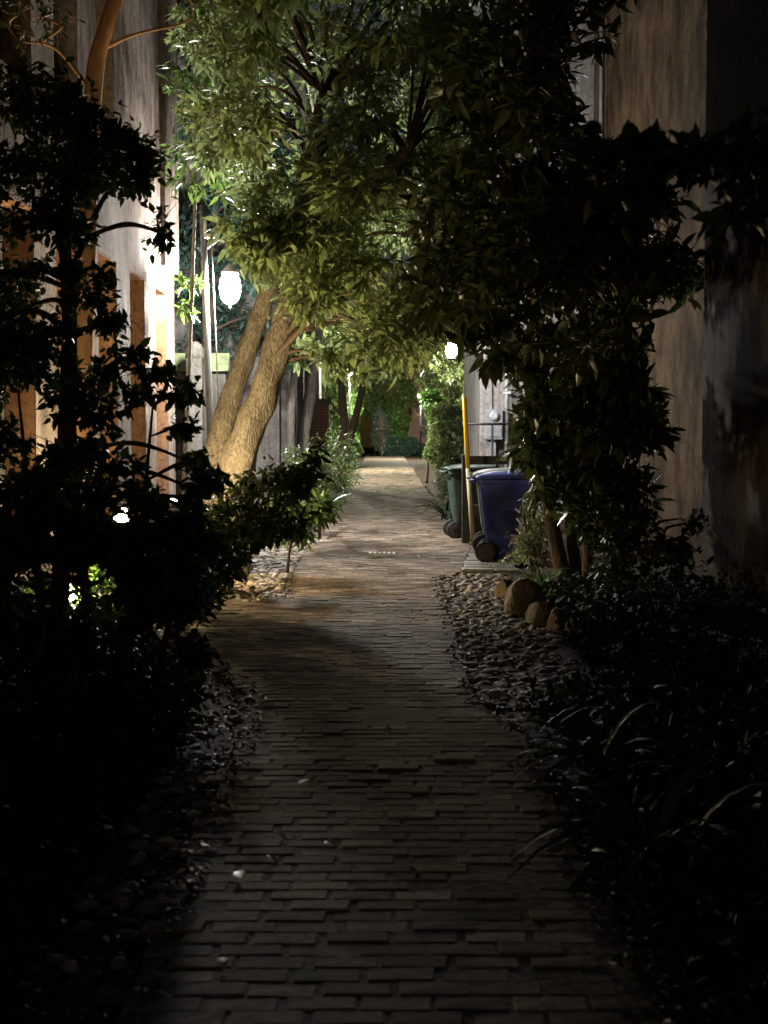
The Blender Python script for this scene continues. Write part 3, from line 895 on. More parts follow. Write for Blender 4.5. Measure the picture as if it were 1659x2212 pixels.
ir = empty('iron_railing'); tag(ir, 'thin black iron handrail in front of the meter box', 'railing')
for x in (1.24, 1.66, 2.08):
    MB().tube([(x, 22.7, 0), (x, 22.7, 1.70)], 0.018, 8).build('post', M['iron'], ir, True)
MB().tube([(1.2, 22.7, 1.70), (2.12, 22.7, 1.70)], 0.02, 8).build('handrail', M['iron'], ir, True)
MB().tube([(1.24, 22.7, 0.35), (2.08, 22.7, 0.35)], 0.014, 6).build('lower_rail', M['iron'], ir, True)
yp = empty('marker_pole'); tag(yp, 'leaning yellow plastic marker pole with beige lower half beside the bins', 'pole')
a_, m_, b_ = P(1023, 1185, 19.9), P(1011, 1012, 20.0), P(1003, 862, 20.1)
a_.z = 0
MB().tube([m_, b_, b_ + (b_ - m_).normalized() * 0.03], [0.032, 0.032, 0.018], 10).build('upper_sleeve', M['yellow'], yp, True)
MB().tube([a_, m_], [0.034, 0.034], 10).build('lower_sleeve', M['beige'], yp, True)

# drain grate set in the bricks
dg = empty('drain_grate', (P(825, 1205, 18.6).x, 18.6, 0.05)); tag(dg, 'small slotted drain grate set across the brick path', 'drain')
MB().box(-0.16, 0.16, -0.11, 0.11, -0.03, -0.012).build('dark_plate', M['rubber'], dg)  # flat black plate, its colour stands in for the shade between the bars
for s in (-1, 1):
    MB().box(-0.17, 0.17, s * 0.12 - 0.012, s * 0.12 + 0.012, -0.03, 0.004).build('frame', M['grate_light'], dg)
for k in range(6):
    x = -0.15 + k * 0.06
    MB().box(x - 0.013, x + 0.013, -0.107, 0.107, -0.011, 0.012, 0.004).build('bar', M['grate_light'], dg)

# ------------------------------------------------------------------ plants
def leaf_template(L, W, fold=0.25, curl=0.18):
    ys_ = [0.0, 0.3, 0.65, 1.0]
    ws_ = [0.0, 0.47, 0.36, 0.0]
    V = [(0, 0, 0)]
    for y_, w_ in ((0.3, 0.46), (0.66, 0.36)):
        zc = -curl * y_ * y_ * L
        V += [(-w_ * W, y_ * L, zc + fold * w_ * W), (0, y_ * L, zc), (w_ * W, y_ * L, zc + fold * w_ * W)]
    V.append((0, L, -curl * L))
    F = [(0, 2, 1), (0, 3, 2), (1, 2, 5, 4), (2, 3, 6, 5), (4, 5, 7), (5, 6, 7)]
    return np.array(V), F

HOLES = []      # (px, py, rx, ry, depth): sight lines where the photograph shows a gap in the leaves
def hole(px, py, rx, ry, d): HOLES.append((px, py, rx, ry, d))
hole(497, 622, 30, 45, 20.5)
hole(487, 565, 13, 13, 20.5)
hole(975, 757, 15, 17, 23)
hole(154, 1297, 26, 22, 11.3)
hole(112, 1265, 62, 48, 11.3)
hole(200, 1250, 30, 30, 11.3)
hole(82, 1252, 50, 36, 11.3)
hole(228, 1262, 25, 22, 11.3)
hole(850, 930, 75, 85, 90)
hole(262, 1128, 20, 14, 13.9)
hole(300, 1105, 14, 10, 13.9)
hole(375, 1096, 13, 13, 15)
hole(152, 1022, 14, 8, 12)
hole(110, 940, 26, 20, 12)
hole(90, 900, 16, 12, 12)
hole(850, 1010, 70, 60, 60)
hole(1070, 1100, 55, 110, 17.5)
hole(1060, 930, 42, 60, 17)
hole(1090, 1045, 60, 30, 17)
hole(978, 1080, 30, 90, 20)
hole(1007, 930, 9, 75, 19)
hole(545, 800, 45, 110, 15.5)
hole(500, 940, 55, 80, 15.5)
hole(600, 715, 26, 40, 15.5)
hole(1455, 900, 55, 260, 14)
hole(640, 880, 60, 120, 17)

hr = random.Random(5)
for k in range(26):
    hole(hr.uniform(50, 400), hr.uniform(870, 1165), hr.uniform(7, 17), hr.uniform(6, 12), 12)
def in_hole(pts):
    p, f = pix(pts)
    bad = np.zeros(len(pts), bool)
    for (x, y, rx, ry, d) in HOLES:
        bad |= (((p[:, 0] - x) / rx) ** 2 + ((p[:, 1] - y) / ry) ** 2 < 1) & (f < d)
    return bad

def norm(a): return a / np.maximum(np.linalg.norm(a, axis=1, keepdims=True), 1e-9)

def leaf_frames(sprig_p, sprig_d, n_leaf, slen, droop, r):
    """leaves spiralling round each twig"""
    K = len(sprig_p)
    pos = []; fw = []; nm = []
    up_ = np.array((0, 0, 1.0))
    a = np.where(np.abs(sprig_d[:, 2:3]) < 0.9, np.array([[0, 0, 1.0]]), np.array([[1.0, 0, 0]]))
    s = norm(np.cross(sprig_d, a)); b = np.cross(sprig_d, s)
    ph0 = r.uniform(0, 6.28, K)
    for i in range(n_leaf):
        t = (i + 0.5) / n_leaf
        ph = ph0 + i * 2.4
        tilt = np.radians(78 - 50 * t + r.normal(0, 24, K))
        ph = ph + r.normal(0, 0.5, K)
        rad = s * np.cos(ph)[:, None] + b * np.sin(ph)[:, None]
        f = sprig_d * np.cos(tilt)[:, None] + rad * np.sin(tilt)[:, None]
        f = norm(f + np.array((0, 0, -droop)) * r.uniform(0.3, 1.3, K)[:, None] + r.normal(0, 0.12, (K, 3)))
        pos.append(sprig_p + sprig_d * (slen * (t - 1))[:, None] if hasattr(slen, '__len__') else sprig_p + sprig_d * slen * (t - 1))
        fw.append(f)
        nn = up_ + r.normal(0, 0.65, (K, 3)) + sprig_d * 0.3
        nn = nn - f * np.sum(nn * f, 1, keepdims=True)
        nm.append(norm(nn))
    pos, fw, nm = np.concatenate(pos), np.concatenate(fw), np.concatenate(nm)
    pos = pos + r.normal(0, 0.012, pos.shape)
    k_ = r.uniform(0, 1, len(pos)) > 0.18
    return pos[k_], fw[k_], nm[k_]

leaf_cache = {}
def build_leaves(parent, pos, fw, nm, L, W, mat, r, n_parts, name='leaf', rest_name='crown', fold=0.25, curl=0.18):
    keep = ~in_hole(pos) & ~in_hole(pos + fw * L * 0.6)
    pos, fw, nm = pos[keep], fw[keep], nm[keep]
    sc = 0.5 + 0.75 * r.beta(2.2, 1.8, len(pos))
    side = np.cross(fw, nm)
    T, F = leaf_template(L, W, fold, curl)
    if n_parts:
        p, f = pix(pos)
        vis = (p[:, 0] > -20) & (p[:, 0] < 1680) & (p[:, 1] > -20) & (p[:, 1] < 2230)
        order = np.argsort(np.where(vis, f - 0.8 * sc * f.mean() * 0.1, 1e6))
        sel = order[:min(n_parts, int(vis.sum()))]
        me = mesh_from(name, T, F, mat, True)
        for i in sel:
            o = bpy.data.objects.new(name, me)
            mt = Matrix(((side[i, 0] * sc[i], fw[i, 0] * sc[i], nm[i, 0] * sc[i], pos[i, 0]),
                         (side[i, 1] * sc[i], fw[i, 1] * sc[i], nm[i, 1] * sc[i], pos[i, 1]),
                         (side[i, 2] * sc[i], fw[i, 2] * sc[i], nm[i, 2] * sc[i], pos[i, 2]), (0, 0, 0, 1)))
            o.matrix_basis = mt
            link(o, parent)
        m_ = np.ones(len(pos), bool); m_[sel] = False
        pos, fw, nm, side, sc = pos[m_], fw[m_], nm[m_], side[m_], sc[m_]
    if len(pos) == 0: return None
    Vt = (T[None, :, 0:1] * side[:, None, :] + T[None, :, 1:2] * fw[:, None, :] + T[None, :, 2:3] * nm[:, None, :]) * sc[:, None, None] + pos[:, None, :]
    nv = len(T)
    Vt = Vt.reshape(-1, 3)
    loops = []; sizes = []
    for f_ in F: loops += list(f_); sizes.append(len(f_))
    loops = np.array(loops); sizes = np.array(sizes)
    K = len(pos)
    al = (loops[None, :] + (np.arange(K) * nv)[:, None]).reshape(-1)
    asz = np.tile(sizes, K)
    me = bpy.data.meshes.new(rest_name)
    me.vertices.add(len(Vt)); me.vertices.foreach_set('co', Vt.astype(np.float32).ravel())
    me.loops.add(len(al)); me.loops.foreach_set('vertex_index', al.astype(np.int32))
    me.polygons.add(len(asz))
    st = np.concatenate([[0], np.cumsum(asz)[:-1]])
    me.polygons.foreach_set('loop_start', st.astype(np.int32))
    me.polygons.foreach_set('use_smooth', np.ones(len(asz), bool))
    me.materials.append(mat)
    me.update(calc_edges=True)
    o = bpy.data.objects.new(rest_name, me)
    tag(o, kind='stuff')
    return link(o, parent)

def plant(name, label, cat, stems, clumps, L, W, mat, bark, n_leaf=7, slen=0.22, droop=0.35, n_parts=0, group=None, seed=1,
          stem_name='trunk', outward=1.0, up=0.15, limb=True, fold=0.25, curl=0.18, seg=8, twig_r=0.004, limb_mat=None):
    """stems: list of (control points, radii); clumps: (centre, (rx,ry,rz), twigs)"""
    r = np.random.default_rng(seed)
    base = Vector(stems[0][0][0]) if stems else Vector(clumps[0][0])
    e = empty(name); tag(e, label, cat, group)
    nodes = []
    for ctrl, rad in stems:
        pts, rr = spline(ctrl, rad, 10 if seg < 14 else 22)
        MB().tube(pts, rr, seg, True, 0.05, 0.10 if seg >= 10 else 0.04).build(stem_name, bark, e, True)
        nodes += list(zip(pts, rr))
    br = MB()
    SPp = []; SPd = []
    for c, rad, k in clumps:
        c = Vector(c)
        anchors = [c]
        if nodes and limb:
            # nearest stem node that lies below the clump
            best = min(nodes, key=lambda q: (q[0] - c).length + max(0, q[0].z - c.z) * 2)
            mid = (best[0] + c) / 2 + Vector((random.gauss(0, .06), random.gauss(0, .06), 0.12 * (best[0] - c).length))
            pts, rr = spline([best[0], mid, c], [min(best[1] * 0.6, 0.035), 0.016, 0.008], 6)
            br.tube(pts, rr, 6)
            anchors = pts[6:]
        d = norm(r.normal(0, 1, (k, 3)))
        rr_ = r.uniform(0.35, 1.0, k) ** 0.6
        off = d * rr_[:, None] * np.array(rad)
        pos = np.array(c) + off
        dr = norm(d * outward + np.array((0, 0, up)) + r.normal(0, 0.45, (k, 3)))
        ok = ~in_hole(pos)
        pos, dr = pos[ok], dr[ok]
        SPp.append(pos); SPd.append(dr)
        for p_, d_ in zip(pos, dr):
            q = Vector(p_); dv = Vector(d_)
            a = min(anchors, key=lambda t: (t - q).length)
            s0 = q - dv * slen
            br.tube([a * 0.55 + s0 * 0.45, s0, q], [twig_r, twig_r * 0.8, twig_r * 0.5], 3, False)
    SPp = np.concatenate(SPp); SPd = np.concatenate(SPd)
    br.build('branches', limb_mat or bark, e, False)
    pos, fw, nm = leaf_frames(SPp, SPd, n_leaf, slen, droop, r)
    build_leaves(e, pos, fw, nm, L, W, mat, r, n_parts, fold=fold, curl=curl)
    return e

def poly_clumps(poly, d0, d1, n, rad, twigs, seed, flat=0.75):
    """clump centres spread through the volume behind a picture outline"""
    r = random.Random(seed)
    xs_ = [p[0] for p in poly]; ys_ = [p[1] for p in poly]
    def inside(x, y):
        c = False
        for i in range(len(poly)):
            (x1, y1), (x2, y2) = poly[i], poly[i - 1]
            if (y1 > y) != (y2 > y) and x < (x2 - x1) * (y - y1) / (y2 - y1) + x1: c = not c
        return c
    out = []; pp = []
    tries = 0
    while len(out) < n and tries < 20000:
        tries += 1
        x, y = r.uniform(min(xs_), max(xs_)), r.uniform(min(ys_), max(ys_))
        if not inside(x, y): continue
        D = r.uniform(d0, d1)
        c = P(x, y, D)
        if any((c - q).length < rad * 0.62 for q in pp): continue
        pp.append(c)
        k = r.uniform(0.65, 1.25)
        out.append((c, (rad * k, rad * k, rad * k * flat), int(twigs * k * k)))
    return out

# --- leaning tree over the path
T0 = P(455, 1150, 16.2); T0.z = -0.05
def at(px, py, D): return P(px, py, D)
st = [([T0 + Vector((-0.16, 0, 0)), at(460, 1020, 16.3), at(500, 860, 16.45), at(546, 720, 16.4), at(582, 620, 16.2), at(640, 420, 15.6), at(700, 200, 15.2)],
       [0.21, 0.155, 0.12, 0.105, 0.095, 0.07, 0.05]),
      ([T0 + Vector((0.20, -0.06, 0)), at(514, 1010, 15.9), at(568, 850, 15.85), at(614, 700, 15.75), at(648, 590, 15.6), at(740, 430, 15.2), at(880, 330, 14.8)],
       [0.24, 0.185, 0.155, 0.14, 0.12, 0.08, 0.045])]
crown = poly_clumps([(420, -150), (430, 120), (470, 300), (490, 420), (560, 520), (640, 640), (680, 750), (740, 770), (850, 745), (960, 720), (1010, 560), (1020, -150)],
                    13.0, 18.0, 72, 0.46, 46, 11)
crown += poly_clumps([(560, 500), (720, 480), (720, 640), (620, 620), (560, 560)], 13.8, 15.2, 9, 0.3, 34, 12)
crown += poly_clumps([(820, 280), (960, 280), (960, 520), (820, 520)], 15.5, 18.5, 12, 0.42, 46, 13)
crown += poly_clumps([(910, -110), (1090, -110), (1080, 150), (920, 150)], 14.0, 17.0, 12, 0.42, 40, 14)
crown += [(at(700, 770, 15.6), (0.3, 0.3, 0.2), 30), (at(765, 790, 15.8), (0.3, 0.3, 0.2), 32), (at(640, 760, 17.6), (0.2, 0.25, 0.2), 20)]
plant('leaning_tree', 'leaning twin-trunked tree whose lit olive crown arches over the path', 'tree', st, crown, 0.155, 0.052, M['leaf_main'], M['bark_warm'],
      n_leaf=8, slen=0.2, droop=0.45, n_parts=300, seed=3, seg=24, limb_mat=M['bark_dark'])

# --- big-leaved tree on the right
b0 = P(1225, 1260, 14.8); b0.z = -0.03
st = [([b0, at(1190, 1120, 14.7), at(1165, 950, 14.5), at(1170, 780, 14.3), at(1130, 560, 14.0), at(1090, 300, 13.6)], [0.085, 0.07, 0.06, 0.05, 0.04, 0.02]),
      ([b0 + Vector((0.12, 0.1, 0)), at(1232, 1100, 14.8), at(1240, 900, 14.7), at(1225, 700, 14.4), at(1240, 430, 14.2), at(1200, 150, 14.0)], [0.075, 0.06, 0.05, 0.045, 0.035, 0.02]),
      ([b0 + Vector((0.2, -0.05, 0)), at(1275, 1120, 14.4), at(1330, 930, 14.1), at(1350, 700, 13.9), at(1390, 480, 13.6)], [0.06, 0.05, 0.042, 0.034, 0.02])]
crown = poly_clumps([(1060, 120), (1150, 100), (1200, 250), (1250, 330), (1440, 380), (1450, 600), (1420, 700), (1300, 760), (1050, 760), (930, 720), (900, 560), (960, 380), (1010, 200)],
                    11.8, 15.0, 48, 0.46, 23, 21)
crown += poly_clumps([(1030, -120), (1330, -120), (1380, 120), (1300, 200), (1060, 120)], 12.6, 14.6, 11, 0.34, 11, 25)
crown += poly_clumps([(1060, 780), (1390, 780), (1400, 980), (1330, 1040), (1090, 960)], 12.6, 14.8, 24, 0.32, 18, 22)
crown += poly_clumps([(1120, 960), (1330, 1000), (1420, 1060), (1300, 1160), (1180, 1120)], 13.2, 14.8, 12, 0.28, 16, 23)
plant('loquat_tree', 'big-leaved dark multi-stemmed tree in front of the tan wall', 'tree', st, crown, 0.215, 0.082, M['leaf_loquat'], M['bark_dark'],
      n_leaf=8, slen=0.16, droop=0.35, n_parts=300, seed=5)

# --- orange-barked tree against the pale house
o0 = P(172, 1200, 12.9); o0.z = -0.03
st = [([o0, at(178, 800, 12.9), at(188, 560, 12.8), at(192, 380, 12.7), at(205, 160, 12.5), at(246, 10, 12.3), at(300, -160, 12.1), at(330, -330, 12.0)],
       [0.11, 0.09, 0.075, 0.07, 0.072, 0.066, 0.05, 0.03]),
      ([at(215, 110, 12.5), at(290, 75, 12.3), at(380, 55, 12.2), at(420, 40, 12.1)], [0.02, 0.013, 0.009, 0.005]),
      ([at(200, 200, 12.6), at(120, 105, 12.4), at(40, 90, 12.2)], [0.018, 0.012, 0.006])]
crown = poly_clumps([(-60, -320), (420, -320), (420, -120), (-60, -120)], 11.4, 13.2, 12, 0.4, 34, 31)
crown += [(at(40, 30, 12.2), (0.35, 0.3, 0.4), 16), (at(95, 40, 12.3), (0.25, 0.2, 0.3), 10)]
plant('crape_myrtle', 'slender orange-lit leaning trunk in front of the pale house, top left', 'tree', st, crown, 0.075, 0.03, M['leaf_dark'], M['bark_orange'],
      n_leaf=8, slen=0.2, n_parts=0, seed=6, seg=10)

# --- dark camellia tree, upper left silhouette
c0 = P(120, 1400, 8.6); c0.z = -0.03
st = [([c0, at(140, 1000, 8.6), at(150, 700, 8.6), at(140, 480, 8.6), at(170, 300, 8.5)], [0.06, 0.05, 0.045, 0.035, 0.012]),
      ([at(142, 620, 8.6), at(230, 420, 8.5), at(330, 360, 8.4)], [0.022, 0.014, 0.006]),
      ([at(150, 440, 8.6), at(240, 405, 8.3), at(290, 380, 8.2)], [0.014, 0.010, 0.005])]
crown = poly_clumps([(-40, 190), (60, 170), (130, 190), (220, 220), (250, 290), (300, 340), (290, 380), (220, 400), (150, 430), (120, 520), (120, 640), (90, 720), (-40, 740)], 7.6, 9.4, 30, 0.23, 34, 17, 0.8)
crown += [(at(265, 300, 8.4), (0.13, 0.12, 0.09), 26), (at(305, 380, 8.4), (0.09, 0.1, 0.12), 22), (at(345, 500, 8.4), (0.035, 0.06, 0.17), 16), (at(200, 640, 8.4), (0.16, 0.16, 0.09), 24),
          (at(240, 700, 8.4), (0.15, 0.15, 0.06), 22), (at(170, 500, 8.5), (0.10, 0.12, 0.08), 18), (at(160, 580, 8.5), (0.08, 0.1, 0.1), 16), (at(225, 590, 8.4), (0.09, 0.1, 0.06), 12),
          (at(320, 330, 8.3), (0.07, 0.1, 0.07), 10)]
plant('camellia_tree', 'dark small-leaved tree silhouetted against the pale house at upper left', 'tree', st, crown, 0.062, 0.034, M['leaf_dark'], M['bark_dark'],
      n_leaf=8, slen=0.12, droop=0.4, n_parts=300, seed=8, twig_r=0.0028)

# --- tall shrub, lower left
st = [([G(200, 1560) + Vector((0, 0, -0.02)), at(180, 1200, 8.3), at(160, 900, 8.3)], [0.03, 0.022, 0.008]),
      ([G(260, 1560), at(300, 1200, 8.3), at(330, 880, 8.4)], [0.03, 0.02, 0.006]),
      ([G(120, 1580), at(70, 1150, 8.2), at(40, 850, 8.2)], [0.03, 0.02, 0.006]),
      ([G(320, 1540), at(400, 1200, 8.7), at(440, 1010, 9.0)], [0.025, 0.016, 0.006])]
crown = poly_clumps([(-30, 720), (110, 760), (200, 780), (260, 900), (330, 1010), (470, 1040), (530, 1110), (520, 1190), (440, 1260), (400, 1420), (-30, 1440)], 7.4, 9.4, 46, 0.24, 38, 41, 0.6)
crown += poly_clumps([(-30, 1040), (420, 1060), (470, 1180), (420, 1420), (-30, 1440)], 7.4, 9.3, 34, 0.18, 34, 42, 0.7)
crown += [(at(270, 760, 8.4), (0.17, 0.15, 0.05), 16), (at(340, 800, 8.4), (0.17, 0.15, 0.045), 18), (at(390, 850, 8.5), (0.17, 0.15, 0.04), 16), (at(300, 850, 8.4), (0.2, 0.15, 0.05), 18),
          (at(400, 920, 8.6), (0.15, 0.15, 0.05), 14), (at(230, 800, 8.3), (0.15, 0.15, 0.07), 16), (at(430, 990, 8.8), (0.14, 0.15, 0.05), 14)]
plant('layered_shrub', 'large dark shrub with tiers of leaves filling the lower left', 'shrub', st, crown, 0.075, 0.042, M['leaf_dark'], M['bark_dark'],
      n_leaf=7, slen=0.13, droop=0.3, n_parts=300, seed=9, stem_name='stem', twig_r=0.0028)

# --- small plant lit by the spotlight
bush_c = [(at(92, 1262, 11.8), (0.13, 0.12, 0.10), 22), (at(128, 1252, 11.9), (0.10, 0.1, 0.09), 14), (at(180, 1272, 11.8), (0.09, 0.1, 0.09), 12), (at(62, 1280, 11.9), (0.1, 0.1, 0.10), 12),
          (at(205, 1240, 12.0), (0.10, 0.1, 0.12), 12), (at(120, 1302, 11.75), (0.08, 0.06, 0.05), 10)]
plant('spotlit_plant', 'small bright yellow-green plant right beside the glowing spotlight', 'plant', [([G(110, 1350) + Vector((0, 0.2, 0)), at(105, 1290, 12.6)], [0.015, 0.006])], bush_c, 0.10, 0.05,
      M['leaf_bright'], M['bark_dark'], n_leaf=6, slen=0.1, seed=44, stem_name='stem')
# --- shrub leaning into the path below the trunk
st = [([G(430, 1330), at(500, 1170, 12.6), at(600, 1020, 12.6)], [0.025, 0.016, 0.006]), ([G(450, 1310), at(590, 1130, 13), at(680, 990, 13)], [0.02, 0.012, 0.005])]
crown = poly_clumps([(470, 1040), (560, 1010), (640, 1000), (660, 1040), (650, 1110), (600, 1150), (560, 1190), (480, 1250), (440, 1260), (430, 1130)], 12.0, 13.8, 22, 0.26, 26, 51, 0.65)
crown += [(G(425, 1335) + Vector((0, 0, 0.3)), (0.3, 0.35, 0.28), 60), (G(450, 1285) + Vector((0, 0, 0.32)), (0.28, 0.3, 0.25), 50), (G(400, 1370) + Vector((0, 0, 0.3)), (0.3, 0.3, 0.25), 50)]
crown += [(at(675, 985, 12.8), (0.16, 0.15, 0.05), 12), (at(690, 962, 12.8), (0.10, 0.1, 0.04), 8)]
plant('leaning_shrub', 'dark shrub below the leaning trunk, reaching over the left path edge', 'shrub', st, crown, 0.10, 0.045, M['leaf_dark'], M['bark_dark'],
      n_leaf=7, slen=0.14, droop=0.3, n_parts=150, seed=10, stem_name='stem', twig_r=0.003)
crown = poly_clumps([(590, 1090), (680, 1090), (660, 1150), (600, 1170)], 14.6, 16.2, 6, 0.27, 30, 52, 0.6)
plant('broad_leaf_shrub', 'low lit green shrub by the left path edge beyond the dark one', 'shrub', [([G(620, 1240) , at(630, 1150, 15.5)], [0.02, 0.008])], crown, 0.17, 0.05, M['leaf_green'], M['bark_dark'],
      n_leaf=7, slen=0.14, droop=0.55, n_parts=60, seed=12, stem_name='stem')
crown = poly_clumps([(640, 1000), (740, 960), (750, 1040), (720, 1090), (640, 1080)], 18.5, 23.5, 16, 0.36, 36, 53, 0.75)
plant('feathery_shrub', 'fine-leaved pale green shrub on the left path edge before the grey house', 'shrub', [([G(690, 1170), at(690, 1040, 21)], [0.03, 0.01])], crown, 0.075, 0.018, M['leaf_green'], M['bark_dark'],
      n_leaf=10, slen=0.16, droop=0.1, n_parts=0, seed=13, stem_name='stem')

# --- dim trees behind the globe lantern
st = [([Vector((-3.2, 26, 0)), Vector((-3.1, 26, 3)), Vector((-2.9, 26, 6))], [0.16, 0.13, 0.06])]
crown = poly_clumps([(370, -60), (600, -60), (640, 400), (600, 780), (400, 780), (385, 400)], 24.9, 27.3, 44, 0.62, 46, 61)
plant('background_tree', 'dim green tree behind the globe lantern', 'tree', st, crown, 0.17, 0.06, M['leaf_hedge'], M['bark_dark'], n_leaf=8, slen=0.3, seed=14)
# sprig of lit leaves near the lantern
crown = [(at(415, 610, 20.0), (0.22, 0.2, 0.12), 9), (at(400, 660, 20.0), (0.16, 0.2, 0.12), 6), (at(430, 350, 19), (0.5, 0.4, 0.6), 40), (at(420, 180, 19), (0.45, 0.4, 0.6), 36), (at(440, 20, 19), (0.45, 0.4, 0.6), 36)]
plant('young_laurel', 'thin young tree with pale lit leaves between the pale house and lantern', 'tree',
      [([Vector((-2.75, 20.0, 0)), at(412, 700, 20), at(425, 350, 19.4), at(440, 0, 19)], [0.035, 0.025, 0.02, 0.008])], crown, 0.2, 0.055, M['leaf_green'], M['bark_grey'],
      n_leaf=6, slen=0.16, droop=0.5, seed=15, stem_name='stem')

# --- pale trunks along the left, further off
e = empty('pale_trunk_tree'); tag(e, 'pale bare-trunked tree with splayed stems by the far left path edge', 'tree')
for ctrl, rad in (([Vector((-1.42, 40, 0)), at(742, 930, 40), at(740, 870, 40), at(735, 780, 40)], [0.16, 0.13, 0.12, 0.08]),
                  ([Vector((-1.25, 40.2, 0)), at(757, 940, 40), at(776, 870, 40), at(790, 790, 40)], [0.15, 0.12, 0.10, 0.07])):
    pts, rr = spline(ctrl, rad, 8); MB().tube(pts, rr, 10, True, 0.08).build('trunk', M['bark_grey'], e, True)
r_ = np.random.default_rng(70)
sp = []; sd = []
for c, rad, k in poly_clumps([(690, 620), (850, 620), (850, 800), (690, 800)], 38, 43, 14, 0.8, 40, 71):
    d = norm(r_.normal(0, 1, (k, 3))); sp.append(np.array(c) + d * r_.uniform(0.4, 1, (k, 1)) * np.array(rad)); sd.append(norm(d + r_.normal(0, .4, (k, 3))))
pos, fw, nm = leaf_frames(np.concatenate(sp), np.concatenate(sd), 8, 0.25, 0.4, r_)
build_leaves(e, pos, fw, nm, 0.16, 0.06, M['leaf_main'], r_, 0)
# dark trunk against the grey house
e = empty('wall_vine'); tag(e, 'old grey vine trunk climbing the grey house wall', 'vine')
for ctrl, rad in (([Vector((-1.66, 29.6, 0)), at(655, 950, 29.6), at(672, 840, 29.6), at(690, 700, 29.6)], [0.16, 0.13, 0.12, 0.09]),
                  ([Vector((-1.75, 28.0, 0)), at(628, 900, 28), at(640, 780, 28), at(650, 650, 28)], [0.09, 0.08, 0.07, 0.05])):
    pts, rr = spline(ctrl, rad, 8); MB().tube(pts, rr, 10, True, 0.12).build('trunk', M['bark_grey'], e, True)

# --- greenery down the alley
def bush(name, label, c, rad, n, L, W, mat, seed, twigs=40, cat='shrub', box=False, cr=0.35, stem=True, group=None, n_leaf=8):
    r = random.Random(seed)
    cl = []
    for i in range(n):
        while True:
            d = Vector((r.uniform(-1, 1), r.uniform(-1, 1), r.uniform(-1, 1)))
            if box or d.length < 1: break
        cl.append((Vector(c) + Vector((d.x * rad[0], d.y * rad[1], d.z * rad[2])), (cr, cr, cr * 0.8), twigs))
    stems = [([Vector((c[0], c[1], 0)), Vector((c[0] + 0.05, c[1], c[2] * 0.5)), Vector(c)], [0.05, 0.035, 0.015])]
    return plant(name, label, cat, stems, cl, L, W, mat, M['bark_dark'], n_leaf=n_leaf, slen=0.16, droop=0.3, seed=seed, stem_name='stem', group=group, seg=6)
bush('climbing_shrub', 'bright green lit climber at the left edge far down the path', (-1.25, 62, 1.7), (0.35, 4, 1.5), 34, 0.15, 0.08, M['leaf_bright'], 81)
bush('low_shrub', 'low green shrub at the left foot of the pale trunks', (-1.45, 44, 0.5), (0.3, 2.5, 0.35), 14, 0.12, 0.05, M['leaf_green'], 82)
bush('tall_hedge_shrub', 'tall lit shrub lining the right path edge behind the green bin', (1.75, 38, 1.35), (0.4, 6, 1.05), 60, 0.13, 0.065, M['leaf_main'], 83)
bush('overhanging_shrub', 'leafy shrub leaning over the right path edge far down the alley', (1.3, 45, 1.9), (0.45, 2.5, 0.9), 22, 0.15, 0.07, M['leaf_bright'], 84)
bush('flowering_shrub', 'low pale shrub with white blossom at the right path edge', (1.3, 30, 0.45), (0.15, 2.0, 0.32), 12, 0.07, 0.03, M['leaf_pale'], 85, cr=0.22)
bush('topiary', 'tall clipped dark green topiary at the end of the path', (-0.15, 90, 1.6), (0.35, 0.4, 1.35), 46, 0.13, 0.07, M['leaf_hedge'], 86, twigs=110, cr=0.45, cat='topiary')
bush('clipped_hedge', 'low clipped dark hedge closing the far end of the path', (1.1, 92, 0.55), (1.4, 0.5, 0.45), 60, 0.12, 0.07, M['leaf_hedge'], 87, twigs=90, box=True, cr=0.3, cat='hedge')
bush('distant_tree', 'green tree rising behind the hedges at the far end', (-0.6, 97, 4.2), (2.6, 1.5, 1.9), 60, 0.22, 0.10, M['leaf_green'], 88, cr=0.7, cat='tree')
bush('lit_distant_shrub', 'yellow-green lit shrub beside the topiary at the far end', (0.9, 95, 2.1), (0.9, 0.8, 0.9), 24, 0.15, 0.08, M['leaf_bright'], 89, cr=0.4)
bush('far_left_tree', 'leafy tree closing the left side far down the alley', (-3.2, 70, 3.2), (1.5, 8, 3.0), 60, 0.25, 0.1, M['leaf_green'], 90, cr=0.9, cat='tree')
bush('far_right_tree', 'leafy tree closing the right side far down the alley', (3.4, 66, 3.6), (1.8, 12, 3.2), 70, 0.25, 0.1, M['leaf_main'], 91, cr=0.9, cat='tree')

# --- strap-leaved plants
def strap_plant(name, label, base, n, L, W, mat, seed, arch=1.0, group=None, az=None, cat='plant'):
    r = random.Random(seed)
    e = empty(name, base); tag(e, label, cat, group)
    shapes = []
    for s in range(3):
        V = []; F = []
        nseg = 6
        for i in range(nseg + 1):
            t = i / nseg
            y_ = L * (t - 0.22 * t * t * arch)
            z_ = L * (0.75 * t - 0.95 * t * t * arch * (0.7 + 0.25 * s))
            w_ = W * (0.55 + 0.9 * t) * (1 - t ** 3) / 2 + 0.001
            V += [(-w_, y_, z_ + w_ * 0.35), (0, y_, z_), (w_, y_, z_ + w_ * 0.35)]
        for i in range(nseg):
            for k in range(2):
                F.append((i * 3 + k, i * 3 + k + 1, i * 3 + k + 4, i * 3 + k + 3))
        shapes.append(mesh_from('leaf', V, F, mat, True))
    for i in range(n):
        o = bpy.data.objects.new('leaf', r.choice(shapes))
        a = r.uniform(0, 6.283) if az is None else r.uniform(*az)
        o.rotation_euler = (r.uniform(-0.1, 0.55), r.uniform(-0.2, 0.2), a)
        k = r.uniform(0.6, 1.15); o.scale = (k, k, k)
        o.location = (r.gauss(0, 0.03), r.gauss(0, 0.03), 0)
        link(o, e)
    return e
